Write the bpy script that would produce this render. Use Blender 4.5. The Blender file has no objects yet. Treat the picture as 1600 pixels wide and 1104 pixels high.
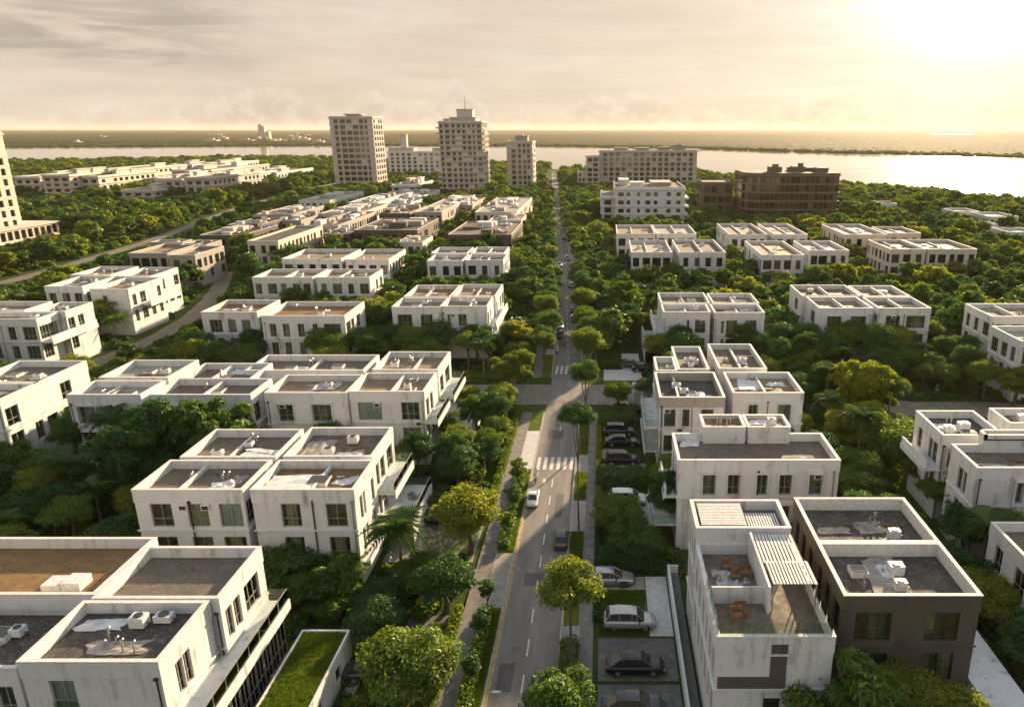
import bpy, math, random
import numpy as np
from math import sin, cos, tan, pi, radians as rad
from mathutils import Vector, Matrix, Euler

random.seed(7)
rng = np.random.default_rng(7)
S = bpy.context.scene
COL = S.collection

# ------------------------------------------------------------------ camera
H, F, CX, CY = 42.0, 1150.0, 945.0, 552.0          # height, focal length and optical centre in photo pixels
TH = math.atan(352.0 / F)
cam_d = bpy.data.cameras.new('camera')
cam = bpy.data.objects.new('camera', cam_d)
COL.objects.link(cam)
cam.location = (0, 0, H)
cam.rotation_euler = (pi / 2 - TH, 0, 0)
cam_d.sensor_width = 36
cam_d.lens = F / 1600 * 36
cam_d.shift_x = -(CX - 800) / 1600
cam_d.clip_start = 0.5
cam_d.clip_end = 60000
S.camera = cam

# ------------------------------------------------------------------ light
SUN_AZ, SUN_EL = rad(25.0), rad(13.0)                # azimuth to the right of straight ahead
sun_dir = Vector((sin(SUN_AZ) * cos(SUN_EL), cos(SUN_AZ) * cos(SUN_EL), sin(SUN_EL)))
sd = bpy.data.lights.new('sun', 'SUN')
sd.energy = 5.0
sd.angle = rad(1.2)
sd.color = (1.0, 0.74, 0.46)
sun = bpy.data.objects.new('sun', sd)
COL.objects.link(sun)
sun.rotation_euler = sun_dir.to_track_quat('Z', 'Y').to_euler()
sun.location = (60, 60, 90)

S.view_settings.view_transform = 'Standard'
S.view_settings.look = 'None'
S.view_settings.exposure = 1.5
S.view_settings.gamma = 1
S.view_settings.use_curve_mapping = False
S.render.engine = 'CYCLES'
cy = S.cycles
cy.max_bounces = 5
cy.diffuse_bounces = 3
cy.glossy_bounces = 3
cy.transmission_bounces = 4
cy.transparent_max_bounces = 8
cy.volume_bounces = 1
cy.use_denoising = True
cy.caustics_reflective = False
cy.caustics_refractive = False


class NT:
    """small wrapper for building node trees"""
    def __init__(self, tree):
        self.t = tree
        self.n = tree.nodes
        self.l = tree.links

    def add(self, typ, **kw):
        nd = self.n.new(typ)
        for k, v in kw.items():
            if hasattr(nd, k) and not k.startswith('i_'):
                setattr(nd, k, v)
        return nd

    def put(self, sock, v):
        if v is None:
            return
        if hasattr(v, 'is_output') or isinstance(v, bpy.types.NodeSocket):
            self.l.new(v, sock)
        else:
            sock.default_value = v

    def math(self, op, a, b=None, c=None, clamp=False):
        nd = self.n.new('ShaderNodeMath')
        nd.operation = op
        nd.use_clamp = clamp
        for i, v in enumerate((a, b, c)):
            self.put(nd.inputs[i], v)
        return nd.outputs[0]

    def vmath(self, op, a, b=None):
        nd = self.n.new('ShaderNodeVectorMath')
        nd.operation = op
        self.put(nd.inputs[0], a)
        self.put(nd.inputs[1], b)
        return nd.outputs['Value'] if op in ('DOT_PRODUCT', 'LENGTH') else nd.outputs[0]

    def comb(self, x, y, z):
        nd = self.n.new('ShaderNodeCombineXYZ')
        for i, v in enumerate((x, y, z)):
            self.put(nd.inputs[i], v)
        return nd.outputs[0]

    def sep(self, v):
        nd = self.n.new('ShaderNodeSeparateXYZ')
        self.l.new(v, nd.inputs[0])
        return nd.outputs

    def noise(self, vec, scale, detail=4, rough=0.55, dist=0.0):
        nd = self.n.new('ShaderNodeTexNoise')
        if vec is not None:
            self.l.new(vec, nd.inputs['Vector'])
        nd.inputs['Scale'].default_value = scale
        nd.inputs['Detail'].default_value = detail
        nd.inputs['Roughness'].default_value = rough
        nd.inputs['Distortion'].default_value = dist
        return nd.outputs['Fac']

    def mix(self, fac, a, b, blend='MIX'):
        nd = self.n.new('ShaderNodeMix')
        nd.data_type = 'RGBA'
        nd.blend_type = blend
        self.put(nd.inputs[0], fac)
        for s, v in ((nd.inputs[6], a), (nd.inputs[7], b)):
            if isinstance(v, (tuple, list)):
                v = tuple(v) + (1,) if len(v) == 3 else v
            self.put(s, v)
        return nd.outputs[2]

    def smooth(self, v, a, b, to0=0.0, to1=1.0):
        nd = self.n.new('ShaderNodeMapRange')
        nd.interpolation_type = 'SMOOTHSTEP'
        self.put(nd.inputs[0], v)
        for i, x in zip((1, 2, 3, 4), (a, b, to0, to1)):
            nd.inputs[i].default_value = x
        return nd.outputs[0]

    def scale(self, col, k):
        return self.vmath('MULTIPLY', col, self.comb(k, k, k)) if not isinstance(k, (int, float)) else self.vmath('MULTIPLY', col, (k, k, k))


# ------------------------------------------------------------------ sky
world = bpy.data.worlds.new('World')
S.world = world
world.use_nodes = True
W = NT(world.node_tree)
W.n.clear()
tc = W.n.new('ShaderNodeTexCoord')
d = W.vmath('NORMALIZE', tc.outputs['Generated'])
dx, dy, dz = W.sep(d)
sky = W.n.new('ShaderNodeTexSky')
sky.sky_type = 'NISHITA'
sky.sun_disc = False
sky.sun_elevation = SUN_EL
sky.sun_rotation = SUN_AZ
sky.air_density = 1.0
sky.dust_density = 1.8
sky.ozone_density = 1.0
sdot = W.math('MAXIMUM', W.vmath('DOT_PRODUCT', d, tuple(sun_dir)), 0.0)
glow1 = W.math('POWER', sdot, 9.0)
glow2 = W.math('POWER', sdot, 40.0)
glow3 = W.math('POWER', sdot, 230.0)
az = W.math('ARCTAN2', dx, dy)
el = W.math('ARCSINE', dz)
# thin high veil of cloud, streaked
st = W.noise(W.comb(W.math('MULTIPLY', az, 1.7), W.math('MULTIPLY', el, 13.0), 0.3), 1.6, 6, 0.6, 0.9)
st2 = W.noise(W.comb(W.math('MULTIPLY', az, 5.0), W.math('MULTIPLY', el, 34.0), 2.3), 1.7, 6, 0.62, 0.6)
lum = W.math('ADD', W.math('MULTIPLY', glow1, 0.22), W.math('MULTIPLY', glow2, 0.34))
lum = W.math('ADD', lum, W.math('MULTIPLY', glow3, 9.0))
lum = W.math('ADD', lum, 2.78)
veil = W.mix(W.smooth(st, 0.35, 0.7), (0.92, 0.765, 0.605), (1.0, 0.862, 0.70))
veil = W.mix(W.math('MULTIPLY', glow2, 1.0, clamp=True), veil, (1.0, 0.91, 0.85))
veil = W.scale(veil, W.math('MULTIPLY', lum, W.smooth(st2, 0.3, 0.75, 0.94, 1.06)))
# a darker streaked sheet on the left
sheet_shape = W.math('MULTIPLY', W.smooth(az, -0.36, -0.50), W.math('MULTIPLY', W.smooth(el, 0.050, 0.075), W.smooth(el, 0.165, 0.115)))
edge = W.noise(W.comb(W.math('MULTIPLY', az, 6.0), W.math('MULTIPLY', el, 42.0), 7.1), 1.0, 6, 0.6, 0.8)
sheet = W.math('MULTIPLY', sheet_shape, W.smooth(edge, 0.36, 0.62))
veil = W.mix(W.math('MULTIPLY', sheet, 0.8), veil, (1.55, 1.33, 1.10))
# cumulus heads on the horizon
cn = W.noise(W.comb(W.math('MULTIPLY', az, 48.0), W.math('MULTIPLY', el, 62.0), 1.7), 1.0, 6, 0.62, 0.5)
bank = W.noise(W.comb(W.math('MULTIPLY', az, 5.5), 0.0, 5.5), 1.6, 3, 0.5)
top = W.math('MULTIPLY', W.smooth(bank, 0.38, 0.68), 0.034)
for (ca, cw, ch) in ((-0.188, 0.034, 0.046), (-0.240, 0.050, 0.022), (-0.013, 0.042, 0.034), (-0.410, 0.075, 0.036), (-0.11, 0.05, 0.018), (0.11, 0.05, 0.020), (0.24, 0.05, 0.024), (0.52, 0.06, 0.030)):
    g = W.math('DIVIDE', W.math('SUBTRACT', az, ca), cw)
    g = W.math('EXPONENT', W.math('MULTIPLY', W.math('MULTIPLY', g, g), -1.0))
    top = W.math('MAXIMUM', top, W.math('MULTIPLY', g, ch))
over = W.math('SUBTRACT', W.math('ADD', top, W.math('MULTIPLY', W.math('SUBTRACT', cn, 0.5), 0.040)), W.math('SUBTRACT', el, 0.012))
cmask = W.math('MULTIPLY', W.smooth(over, 0.0, 0.014), W.smooth(el, -0.010, 0.004))
rim = W.smooth(over, 0.022, 0.001)
ccol = W.mix(W.math('ADD', W.math('MULTIPLY', rim, 0.40), W.math('MULTIPLY', W.smooth(cn, 0.38, 0.66), 0.5), clamp=True), (0.80, 0.675, 0.54), (1.20, 1.06, 0.90))
ccol = W.scale(ccol, lum)
veil = W.mix(W.math('MULTIPLY', cmask, 0.9), veil, ccol)
veil = W.mix(W.smooth(el, 0.15, 0.9), veil, W.vmath('MULTIPLY', veil, (0.74, 0.96, 1.30)))
fin = W.mix(W.smooth(el, 0.12, 0.8, 0.985, 0.72), W.scale(sky.outputs[0], 1.25), veil)
bg = W.n.new('ShaderNodeBackground')
bg.inputs['Strength'].default_value = 0.10
W.l.new(fin, bg.inputs['Color'])
wo = W.n.new('ShaderNodeOutputWorld')
W.l.new(bg.outputs[0], wo.inputs['Surface'])


# ------------------------------------------------------------------ helpers
def P(px, py, z=0.0):
    """where the line of sight through a photo pixel meets the level z"""
    a, b = (px - CX) / F, (CY - py) / F
    v = Vector((a, cos(TH) + b * sin(TH), -sin(TH) + b * cos(TH)))
    t = (z - H) / v.z
    return Vector((0, 0, H)) + v * t


def tag(o, label=None, cat=None, group=None, kind=None):
    if label: o['label'] = label
    if cat: o['category'] = cat
    if group: o['group'] = group
    if kind: o['kind'] = kind
    return o


def empty(name, loc, label, cat, group=None, rz=0.0):
    o = bpy.data.objects.new(name, None)
    COL.objects.link(o)
    o.location = loc
    o.rotation_euler = (0, 0, rz)
    o.empty_display_size = 0.5
    return tag(o, label, cat, group)


def link(name, me, parent=None, loc=(0, 0, 0), rot=(0, 0, 0), scl=(1, 1, 1)):
    o = bpy.data.objects.new(name, me)
    COL.objects.link(o)
    o.parent = parent
    o.location = loc
    o.rotation_euler = rot
    o.scale = scl
    return o


class MB:
    """collects faces and links them as one mesh"""
    def __init__(self, off=(0, 0, 0)):
        self.v, self.f, self.m = [], [], []
        self.o = off

    def vert(self, p):
        self.v.append((p[0] - self.o[0], p[1] - self.o[1], p[2] - self.o[2]))
        return len(self.v) - 1

    def poly(self, pts, m=0):
        self.f.append([self.vert(p) for p in pts])
        self.m.append(m)

    def box(self, x0, x1, y0, y1, z0, z1, m=0, skip=''):
        c = [self.vert(p) for p in ((x0, y0, z0), (x1, y0, z0), (x1, y1, z0), (x0, y1, z0), (x0, y0, z1), (x1, y0, z1), (x1, y1, z1), (x0, y1, z1))]
        for key, q in (('b', (0, 3, 2, 1)), ('t', (4, 5, 6, 7)), ('f', (0, 1, 5, 4)), ('r', (1, 2, 6, 5)), ('k', (2, 3, 7, 6)), ('l', (3, 0, 4, 7))):
            if key not in skip:
                self.f.append([c[i] for i in q])
                self.m.append(m)

    def tube(self, pts, rs, n=7, m=0, cap=True):
        rings = []
        for i, p in enumerate(pts):
            a = Vector(pts[max(0, i - 1)])
            b = Vector(pts[min(len(pts) - 1, i + 1)])
            t = (b - a).normalized()
            u = t.cross(Vector((0, 0, 1)) if abs(t.z) < 0.9 else Vector((1, 0, 0))).normalized()
            w = t.cross(u)
            r = rs[i] if hasattr(rs, '__len__') else rs
            rings.append([self.vert(Vector(p) + (u * cos(2 * pi * k / n) + w * sin(2 * pi * k / n)) * r) for k in range(n)])
        for a, b in zip(rings, rings[1:]):
            for k in range(n):
                self.f.append([a[k], a[(k + 1) % n], b[(k + 1) % n], b[k]])
                self.m.append(m)
        if cap:
            self.f.append(rings[-1][:]); self.m.append(m)
            self.f.append(rings[0][::-1]); self.m.append(m)

    def mesh(self, name, mats):
        me = bpy.data.meshes.new(name)
        me.from_pydata(self.v, [], self.f)
        for mt in (mats if isinstance(mats, (list, tuple)) else [mats]):
            me.materials.append(mt)
        me.polygons.foreach_set('material_index', self.m)
        me.update()
        return me

    def build(self, name, mats, parent=None, smooth=False):
        me = self.mesh(name, mats)
        if smooth:
            me.polygons.foreach_set('use_smooth', [True] * len(me.polygons))
        return link(name, me, parent)


# ------------------------------------------------------------------ materials
def new_mat(name):
    m = bpy.data.materials.new(name)
    m.use_nodes = True
    t = NT(m.node_tree)
    b = t.n['Principled BSDF']
    return m, t, b


def wpos(t):
    return t.n.new('ShaderNodeNewGeometry').outputs['Position']


def bump(t, b, h, strength=0.3, dist=0.05):
    n = t.n.new('ShaderNodeBump')
    n.inputs['Strength'].default_value = strength
    n.inputs['Distance'].default_value = dist
    t.l.new(h, n.inputs['Height'])
    t.l.new(n.outputs[0], b.inputs['Normal'])


def plaster(name, base, dirt, dirt_amt=0.6, streak=True):
    m, t, b = new_mat(name)
    p = wpos(t)
    x, y, z = t.sep(p)
    s1 = t.noise(t.comb(x, y, t.math('MULTIPLY', z, 0.10)), 1.3, 5, 0.65)      # runs of grime down the wall
    s2 = t.noise(p, 0.55, 4, 0.6)
    s3 = t.noise(p, 7.0, 4, 0.6)
    a = t.math('MULTIPLY', t.smooth(s1, 0.48, 0.74), t.smooth(s2, 0.36, 0.62))
    c = t.mix(t.math('MULTIPLY', a, dirt_amt), base, dirt)
    c = t.mix(t.smooth(s3, 0.3, 0.75, 0.0, 0.16), c, dirt)
    c = t.mix(t.smooth(s2, 0.35, 0.75, 0.0, 0.18), c, (base[0] * 0.82, base[1] * 0.79, base[2] * 0.74))
    oi = t.n.new('ShaderNodeObjectInfo')
    k = t.math('ADD', 0.90, t.math('MULTIPLY', oi.outputs['Random'], 0.12))
    c = t.scale(c, k)
    t.l.new(c, b.inputs['Base Color'])
    b.inputs['Roughness'].default_value = 0.85
    b.inputs['Specular IOR Level'].default_value = 0.25
    ln = t.math('PINGPONG', z, 0.17)
    g = t.smooth(ln, 0.0, 0.012)
    bump(t, b, t.math('ADD', t.math('MULTIPLY', g, 0.5), t.math('MULTIPLY', s3, 0.4)), 0.35, 0.03)
    return m


def roofing(name, c1, c2, c3, sc=0.5):
    m, t, b = new_mat(name)
    p = wpos(t)
    n1 = t.noise(p, sc, 5, 0.62, 0.7)
    n2 = t.noise(p, 2.6, 5, 0.65, 0.4)
    n3 = t.noise(p, 22.0, 3, 0.7)
    c = t.mix(t.smooth(n1, 0.40, 0.62), c1, c2)
    c = t.mix(t.smooth(n2, 0.53, 0.66, 0.0, 0.8), c, c3)
    n4 = t.noise(p, 0.9, 3, 0.5, 1.5)
    c = t.mix(t.smooth(n4, 0.60, 0.72, 0.0, 0.7), c, tuple(k * 0.4 for k in c1))
    px_, py_, pz_ = t.sep(p)
    seam = t.smooth(t.math('PINGPONG', t.math('ADD', py_, t.math('MULTIPLY', n2, .05)), 0.55), 0.0, 0.035, 0.45, 0.0)
    c = t.mix(seam, c, tuple(k * 0.45 for k in c1))
    c = t.mix(t.smooth(n3, 0.3, 0.7, 0.0, 0.35), c, tuple(k * 0.55 for k in c1))
    t.l.new(c, b.inputs['Base Color'])
    t.l.new(t.smooth(n1, 0.3, 0.7, 0.62, 0.95), b.inputs['Roughness'])
    b.inputs['Specular IOR Level'].default_value = 0.2
    bump(t, b, t.math('ADD', n3, n2), 0.5, 0.03)
    return m


def simple(name, col, rough=0.6, metal=0.0, var=0.25, sc=3.0, spec=0.5):
    m, t, b = new_mat(name)
    n1 = t.noise(wpos(t), sc, 5, 0.62)
    c = t.mix(t.smooth(n1, 0.3, 0.72), tuple(k * (1 - var) for k in col), tuple(min(1, k * (1 + var)) for k in col))
    t.l.new(c, b.inputs['Base Color'])
    b.inputs['Roughness'].default_value = rough
    b.inputs['Metallic'].default_value = metal
    b.inputs['Specular IOR Level'].default_value = spec
    return m


def leaf_mat(name, dark, light, yellow, trans=0.42):
    m = bpy.data.materials.new(name)
    m.use_nodes = True
    t = NT(m.node_tree)
    t.n.clear()
    oi = t.n.new('ShaderNodeObjectInfo')
    tex = t.n.new('ShaderNodeTexCoord')
    n1 = t.noise(tex.outputs['Object'], 2.3, 3, 0.6)
    at = t.n.new('ShaderNodeAttribute')
    at.attribute_name = 'leaf'
    k = t.math('ADD', t.math('MULTIPLY', oi.outputs['Random'], 0.62), t.math('MULTIPLY', n1, 0.45))
    k = t.math('ADD', k, t.math('MULTIPLY', t.math('SUBTRACT', at.outputs['Fac'], 0.5), 0.45))
    c = t.mix(t.smooth(k, 0.15, 0.75), dark, light)
    c = t.mix(t.math('MULTIPLY', t.smooth(k, 0.50, 0.92), 0.9), c, yellow)
    df = t.n.new('ShaderNodeBsdfDiffuse')
    tr = t.n.new('ShaderNodeBsdfTranslucent')
    gl = t.n.new('ShaderNodeBsdfGlossy')
    gl.inputs['Roughness'].default_value = 0.45
    gl.inputs['Color'].default_value = (0.5, 0.5, 0.45, 1)
    t.l.new(c, df.inputs['Color'])
    t.l.new(t.mix(0.5, c, t.vmath('MULTIPLY', c, (1.95, 1.9, 0.45))), tr.inputs['Color'])
    m1 = t.n.new('ShaderNodeMixShader')
    m1.inputs[0].default_value = trans
    t.l.new(df.outputs[0], m1.inputs[1]); t.l.new(tr.outputs[0], m1.inputs[2])
    m2 = t.n.new('ShaderNodeMixShader')
    m2.inputs[0].default_value = 0.05
    t.l.new(m1.outputs[0], m2.inputs[1]); t.l.new(gl.outputs[0], m2.inputs[2])
    out = t.n.new('ShaderNodeOutputMaterial')
    t.l.new(m2.outputs[0], out.inputs['Surface'])
    return m


def glass_mat(name, tint, refl=0.10):
    m = bpy.data.materials.new(name)
    m.use_nodes = True
    t = NT(m.node_tree)
    t.n.clear()
    lw = t.n.new('ShaderNodeLayerWeight')
    lw.inputs['Blend'].default_value = 0.12
    tr = t.n.new('ShaderNodeBsdfTransparent')
    tr.inputs['Color'].default_value = tint + (1,)
    gl = t.n.new('ShaderNodeBsdfGlossy')
    gl.inputs['Roughness'].default_value = 0.03
    gl.inputs['Color'].default_value = (0.9, 0.92, 0.9, 1)
    mx = t.n.new('ShaderNodeMixShader')
    t.l.new(t.math('ADD', lw.outputs['Fresnel'], refl, clamp=True), mx.inputs[0])
    t.l.new(tr.outputs[0], mx.inputs[1]); t.l.new(gl.outputs[0], mx.inputs[2])
    out = t.n.new('ShaderNodeOutputMaterial')
    t.l.new(mx.outputs[0], out.inputs['Surface'])
    return m


def pane_mat(name):
    """dark window glass of buildings too far off to see into"""
    m, t, b = new_mat(name)
    oi = t.n.new('ShaderNodeObjectInfo')
    c = t.mix(t.smooth(oi.outputs['Random'], 0.35, 1.0), (0.012, 0.017, 0.015), (0.085, 0.074, 0.055))
    t.l.new(c, b.inputs['Base Color'])
    b.inputs['Roughness'].default_value = 0.12
    b.inputs['Specular IOR Level'].default_value = 0.6
    return m


M = {}
M['white'] = plaster('white_plaster', (0.715, 0.720, 0.720), (0.205, 0.20, 0.182), 0.9)
M['cream'] = plaster('cream_plaster', (0.66, 0.60, 0.52), (0.25, 0.21, 0.17), 0.7)
M['grey'] = plaster('grey_plaster', (0.40, 0.365, 0.32), (0.14, 0.12, 0.10), 0.8)
M['tower'] = plaster('tower_render', (0.57, 0.535, 0.49), (0.24, 0.215, 0.185), 0.7)
M['brown'] = plaster('brown_cladding', (0.122, 0.103, 0.082), (0.045, 0.041, 0.035), 0.9)
M['umber'] = plaster('umber_cladding', (0.165, 0.13, 0.092), (0.06, 0.05, 0.038), 0.7)
M['coping'] = simple('coping_stone', (0.70, 0.675, 0.64), 0.8, var=0.16)
M['bronze'] = simple('bronze_band', (0.20, 0.155, 0.11), 0.6, var=0.15)
M['interior'] = simple('room_interior', (0.38, 0.34, 0.28), 0.9, var=0.3, sc=0.8)
M['curtain_a'] = simple('linen_curtain', (0.56, 0.48, 0.33), 0.9, var=0.2)
M['curtain_b'] = simple('brown_curtain', (0.26, 0.15, 0.07), 0.9, var=0.3)
M['curtain_c'] = simple('green_curtain', (0.16, 0.22, 0.15), 0.9, var=0.3)
M['frame'] = simple('window_frame_paint', (0.30, 0.29, 0.26), 0.5, var=0.2)
M['darkframe'] = simple('dark_metal', (0.05, 0.05, 0.05), 0.45, metal=0.3)
M['glass'] = glass_mat('window_glass', (0.80, 0.85, 0.80), 0.06)
M['rail'] = glass_mat('railing_glass', (0.87, 0.93, 0.87), 0.05)
M['pane'] = pane_mat('dark_window_glass')
M['tar'] = roofing('tar_roof', (0.150, 0.128, 0.104), (0.215, 0.172, 0.128), (0.31, 0.235, 0.155), 0.8)
M['dark'] = roofing('dark_tar_roof', (0.070, 0.064, 0.058), (0.125, 0.108, 0.092), (0.25, 0.21, 0.165), 0.8)
M['ochre'] = roofing('ochre_gravel_roof', (0.23, 0.135, 0.055), (0.30, 0.19, 0.085), (0.13, 0.085, 0.045))
M['beige'] = roofing('beige_screed_roof', (0.33, 0.245, 0.165), (0.27, 0.195, 0.125), (0.14, 0.11, 0.085))
M['pale'] = roofing('pale_screed_roof', (0.40, 0.365, 0.31), (0.30, 0.27, 0.23), (0.55, 0.52, 0.47))
M['sheet'] = simple('white_sheeting', (0.66, 0.66, 0.65), 0.45, var=0.15, sc=1.5)
M['metal'] = simple('galvanised_metal', (0.42, 0.41, 0.39), 0.42, metal=0.7)
M['rust'] = simple('rusty_metal', (0.22, 0.11, 0.055), 0.8, var=0.4)
M['wood'] = simple('weathered_wood', (0.17, 0.105, 0.06), 0.75, var=0.35, sc=5)
M['paint'] = simple('road_paint', (0.62, 0.59, 0.53), 0.7, var=0.22, sc=2.5)
M['yellow'] = simple('kerb_yellow_paint', (0.50, 0.30, 0.075), 0.7, var=0.35, sc=1.2)
M['concrete'] = simple('concrete', (0.30, 0.275, 0.245), 0.85, var=0.2, sc=1.2)
M['paledrive'] = simple('pale_paving', (0.52, 0.50, 0.475), 0.8, var=0.16, sc=1.6)
M['slate'] = simple('dark_paving', (0.12, 0.115, 0.11), 0.75, var=0.25, sc=1.4)
M['paving'] = simple('grey_paving', (0.185, 0.17, 0.155), 0.85, var=0.25, sc=1.1)
M['kerb'] = simple('kerb_stone', (0.36, 0.325, 0.28), 0.85, var=0.22, sc=1.8)
M['leaf'] = leaf_mat('leaves_green', (0.034, 0.098, 0.020), (0.075, 0.165, 0.020), (0.190, 0.225, 0.022))
M['leafy'] = leaf_mat('leaves_yellow_green', (0.056, 0.120, 0.015), (0.125, 0.200, 0.016), (0.265, 0.270, 0.020), 0.52)
M['leafd'] = leaf_mat('leaves_dark', (0.027, 0.082, 0.020), (0.054, 0.130, 0.022), (0.145, 0.180, 0.020), 0.42)
M['palm'] = leaf_mat('palm_leaves', (0.034, 0.082, 0.014), (0.095, 0.150, 0.020), (0.22, 0.20, 0.026), 0.36)
M['blade'] = leaf_mat('grass_blades', (0.10, 0.16, 0.02), (0.17, 0.22, 0.025), (0.30, 0.28, 0.04), 0.55)
M['flower'] = simple('pink_blossom', (0.55, 0.30, 0.30), 0.8, var=0.3)
M['bark'] = simple('bark', (0.115, 0.088, 0.062), 0.9, var=0.4, sc=6)
M['palmbark'] = simple('palm_bark', (0.17, 0.13, 0.09), 0.9, var=0.35, sc=5)
M['tyre'] = simple('tyre_rubber', (0.02, 0.02, 0.02), 0.8)
M['rim'] = simple('alloy_rim', (0.55, 0.55, 0.55), 0.3, metal=0.9)
M['carglass'] = pane_mat('car_glass')
M['light'] = simple('lamp_lens', (0.75, 0.73, 0.66), 0.2, var=0.05)
M['tail'] = simple('tail_lens', (0.35, 0.02, 0.015), 0.25, var=0.1)


def asphalt(name, base, wear):
    m, t, b = new_mat(name)
    p = wpos(t)
    x, y, z = t.sep(p)
    n1 = t.noise(t.comb(t.math('MULTIPLY', x, 1.0), t.math('MULTIPLY', y, 0.12), 0.0), 0.9, 5, 0.6)
    n2 = t.noise(p, 0.35, 5, 0.65, 0.5)
    n3 = t.noise(p, 30.0, 2, 0.6)
    c = t.mix(t.smooth(n1, 0.36, 0.68), base, wear)
    c = t.mix(t.smooth(n2, 0.52, 0.72, 0.0, 0.55), c, tuple(k * 0.6 for k in base))
    c = t.mix(t.smooth(n3, 0.35, 0.75, 0.0, 0.35), c, tuple(k * 1.7 for k in wear))
    t.l.new(c, b.inputs['Base Color'])
    b.inputs['Roughness'].default_value = 0.75
    b.inputs['Specular IOR Level'].default_value = 0.25
    bump(t, b, n3, 0.4, 0.01)
    return m


M['asphalt'] = asphalt('asphalt', (0.150, 0.138, 0.122), (0.225, 0.205, 0.178))
M['patch'] = asphalt('patched_asphalt', (0.085, 0.079, 0.072), (0.12, 0.11, 0.10))
M['track'] = asphalt('dusty_asphalt', (0.125, 0.108, 0.082), (0.215, 0.178, 0.130))


def ground_mat():
    m, t, b = new_mat('planted_ground')
    p = wpos(t)
    n1 = t.noise(p, 0.09, 6, 0.65, 0.4)
    n2 = t.noise(p, 1.1, 5, 0.65)
    c = t.mix(t.smooth(n1, 0.38, 0.62), (0.034, 0.062, 0.016), (0.068, 0.088, 0.024))
    c = t.mix(t.smooth(n2, 0.55, 0.75, 0.0, 0.6), c, (0.10, 0.078, 0.045))
    t.l.new(c, b.inputs['Base Color'])
    b.inputs['Roughness'].default_value = 0.95
    b.inputs['Specular IOR Level'].default_value = 0.03
    bump(t, b, n2, 0.6, 0.3)
    return m


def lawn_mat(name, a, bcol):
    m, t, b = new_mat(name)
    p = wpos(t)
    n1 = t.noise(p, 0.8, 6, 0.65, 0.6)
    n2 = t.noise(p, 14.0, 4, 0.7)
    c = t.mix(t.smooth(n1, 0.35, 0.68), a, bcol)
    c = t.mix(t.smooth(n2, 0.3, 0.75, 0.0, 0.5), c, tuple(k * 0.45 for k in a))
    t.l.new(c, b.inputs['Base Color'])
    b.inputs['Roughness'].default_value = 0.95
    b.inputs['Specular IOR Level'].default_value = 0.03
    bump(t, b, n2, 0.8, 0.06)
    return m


M['ground'] = ground_mat()
M['lawn'] = lawn_mat('lawn_grass', (0.095, 0.135, 0.016), (0.165, 0.170, 0.022))
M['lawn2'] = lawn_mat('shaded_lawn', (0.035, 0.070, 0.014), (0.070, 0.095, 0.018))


def water_mat():
    m = bpy.data.materials.new('lagoon_water')
    m.use_nodes = True
    t = NT(m.node_tree)
    t.n.clear()
    x, y, z = t.sep(wpos(t))
    w = t.noise(t.comb(t.math('MULTIPLY', x, 0.35), y, 0.0), 0.22, 5, 0.6)
    w2 = t.noise(t.comb(t.math('MULTIPLY', x, 0.10), t.math('MULTIPLY', y, 0.5), 3.0), 0.03, 5, 0.6)
    df = t.n.new('ShaderNodeBsdfDiffuse')
    df.inputs['Color'].default_value = (0.10, 0.10, 0.085, 1)
    g1, g2 = t.n.new('ShaderNodeBsdfGlossy'), t.n.new('ShaderNodeBsdfGlossy')
    g1.inputs['Roughness'].default_value = 0.06
    g2.inputs['Roughness'].default_value = 0.21
    for g in (g1, g2):
        g.inputs['Color'].default_value = (0.97, 0.97, 0.97, 1)
    nb = t.n.new('ShaderNodeBump')
    nb.inputs['Strength'].default_value = 0.25
    nb.inputs['Distance'].default_value = 1.0
    t.l.new(w, nb.inputs['Height'])
    t.l.new(nb.outputs[0], g2.inputs['Normal'])
    mg = t.n.new('ShaderNodeMixShader')
    t.l.new(t.smooth(w2, 0.35, 0.7, 0.06, 0.22), mg.inputs[0])
    t.l.new(g1.outputs[0], mg.inputs[1]); t.l.new(g2.outputs[0], mg.inputs[2])
    fr = t.n.new('ShaderNodeFresnel')
    fr.inputs['IOR'].default_value = 1.33
    mx = t.n.new('ShaderNodeMixShader')
    t.l.new(fr.outputs[0], mx.inputs[0])
    t.l.new(df.outputs[0], mx.inputs[1]); t.l.new(mg.outputs[0], mx.inputs[2])
    out = t.n.new('ShaderNodeOutputMaterial')
    t.l.new(mx.outputs[0], out.inputs['Surface'])
    return m


M['water'] = water_mat()


def far_mat():
    m, t, b = new_mat('far_woodland')
    p = wpos(t)
    x, y, z = t.sep(p)
    n1 = t.noise(t.comb(x, t.math('MULTIPLY', y, 0.35), 0.0), 0.0035, 6, 0.65)
    n2 = t.noise(p, 0.035, 5, 0.65)
    c = t.mix(t.smooth(n2, 0.35, 0.66), (0.012, 0.020, 0.008), (0.038, 0.044, 0.018))
    c = t.mix(t.smooth(n1, 0.54, 0.68, 0.0, 0.7), c, (0.085, 0.075, 0.045))
    t.l.new(c, b.inputs['Base Color'])
    b.inputs['Roughness'].default_value = 0.95
    b.inputs['Specular IOR Level'].default_value = 0.03
    bump(t, b, n2, 0.8, 3.0)
    return m


M['far'] = far_mat()

# ------------------------------------------------------------------ ground, water, far land
def Dpx(y):                      # distance of the ground seen at a photo row
    return P(CX, y).y


RX = [20, 125, 160, 205, 317, 515, 640, 760]
RL = [-9.2, -9.2, -10.9, -13.7, -22.0, -36.0, -45.0, -53.5]
RR = [-3.9, -3.9, -6.0, -8.5, -17.3, -31.2, -40.0, -48.5]


def road_l(y): return float(np.interp(y, RX, RL))
def road_r(y): return float(np.interp(y, RX, RR))


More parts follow.
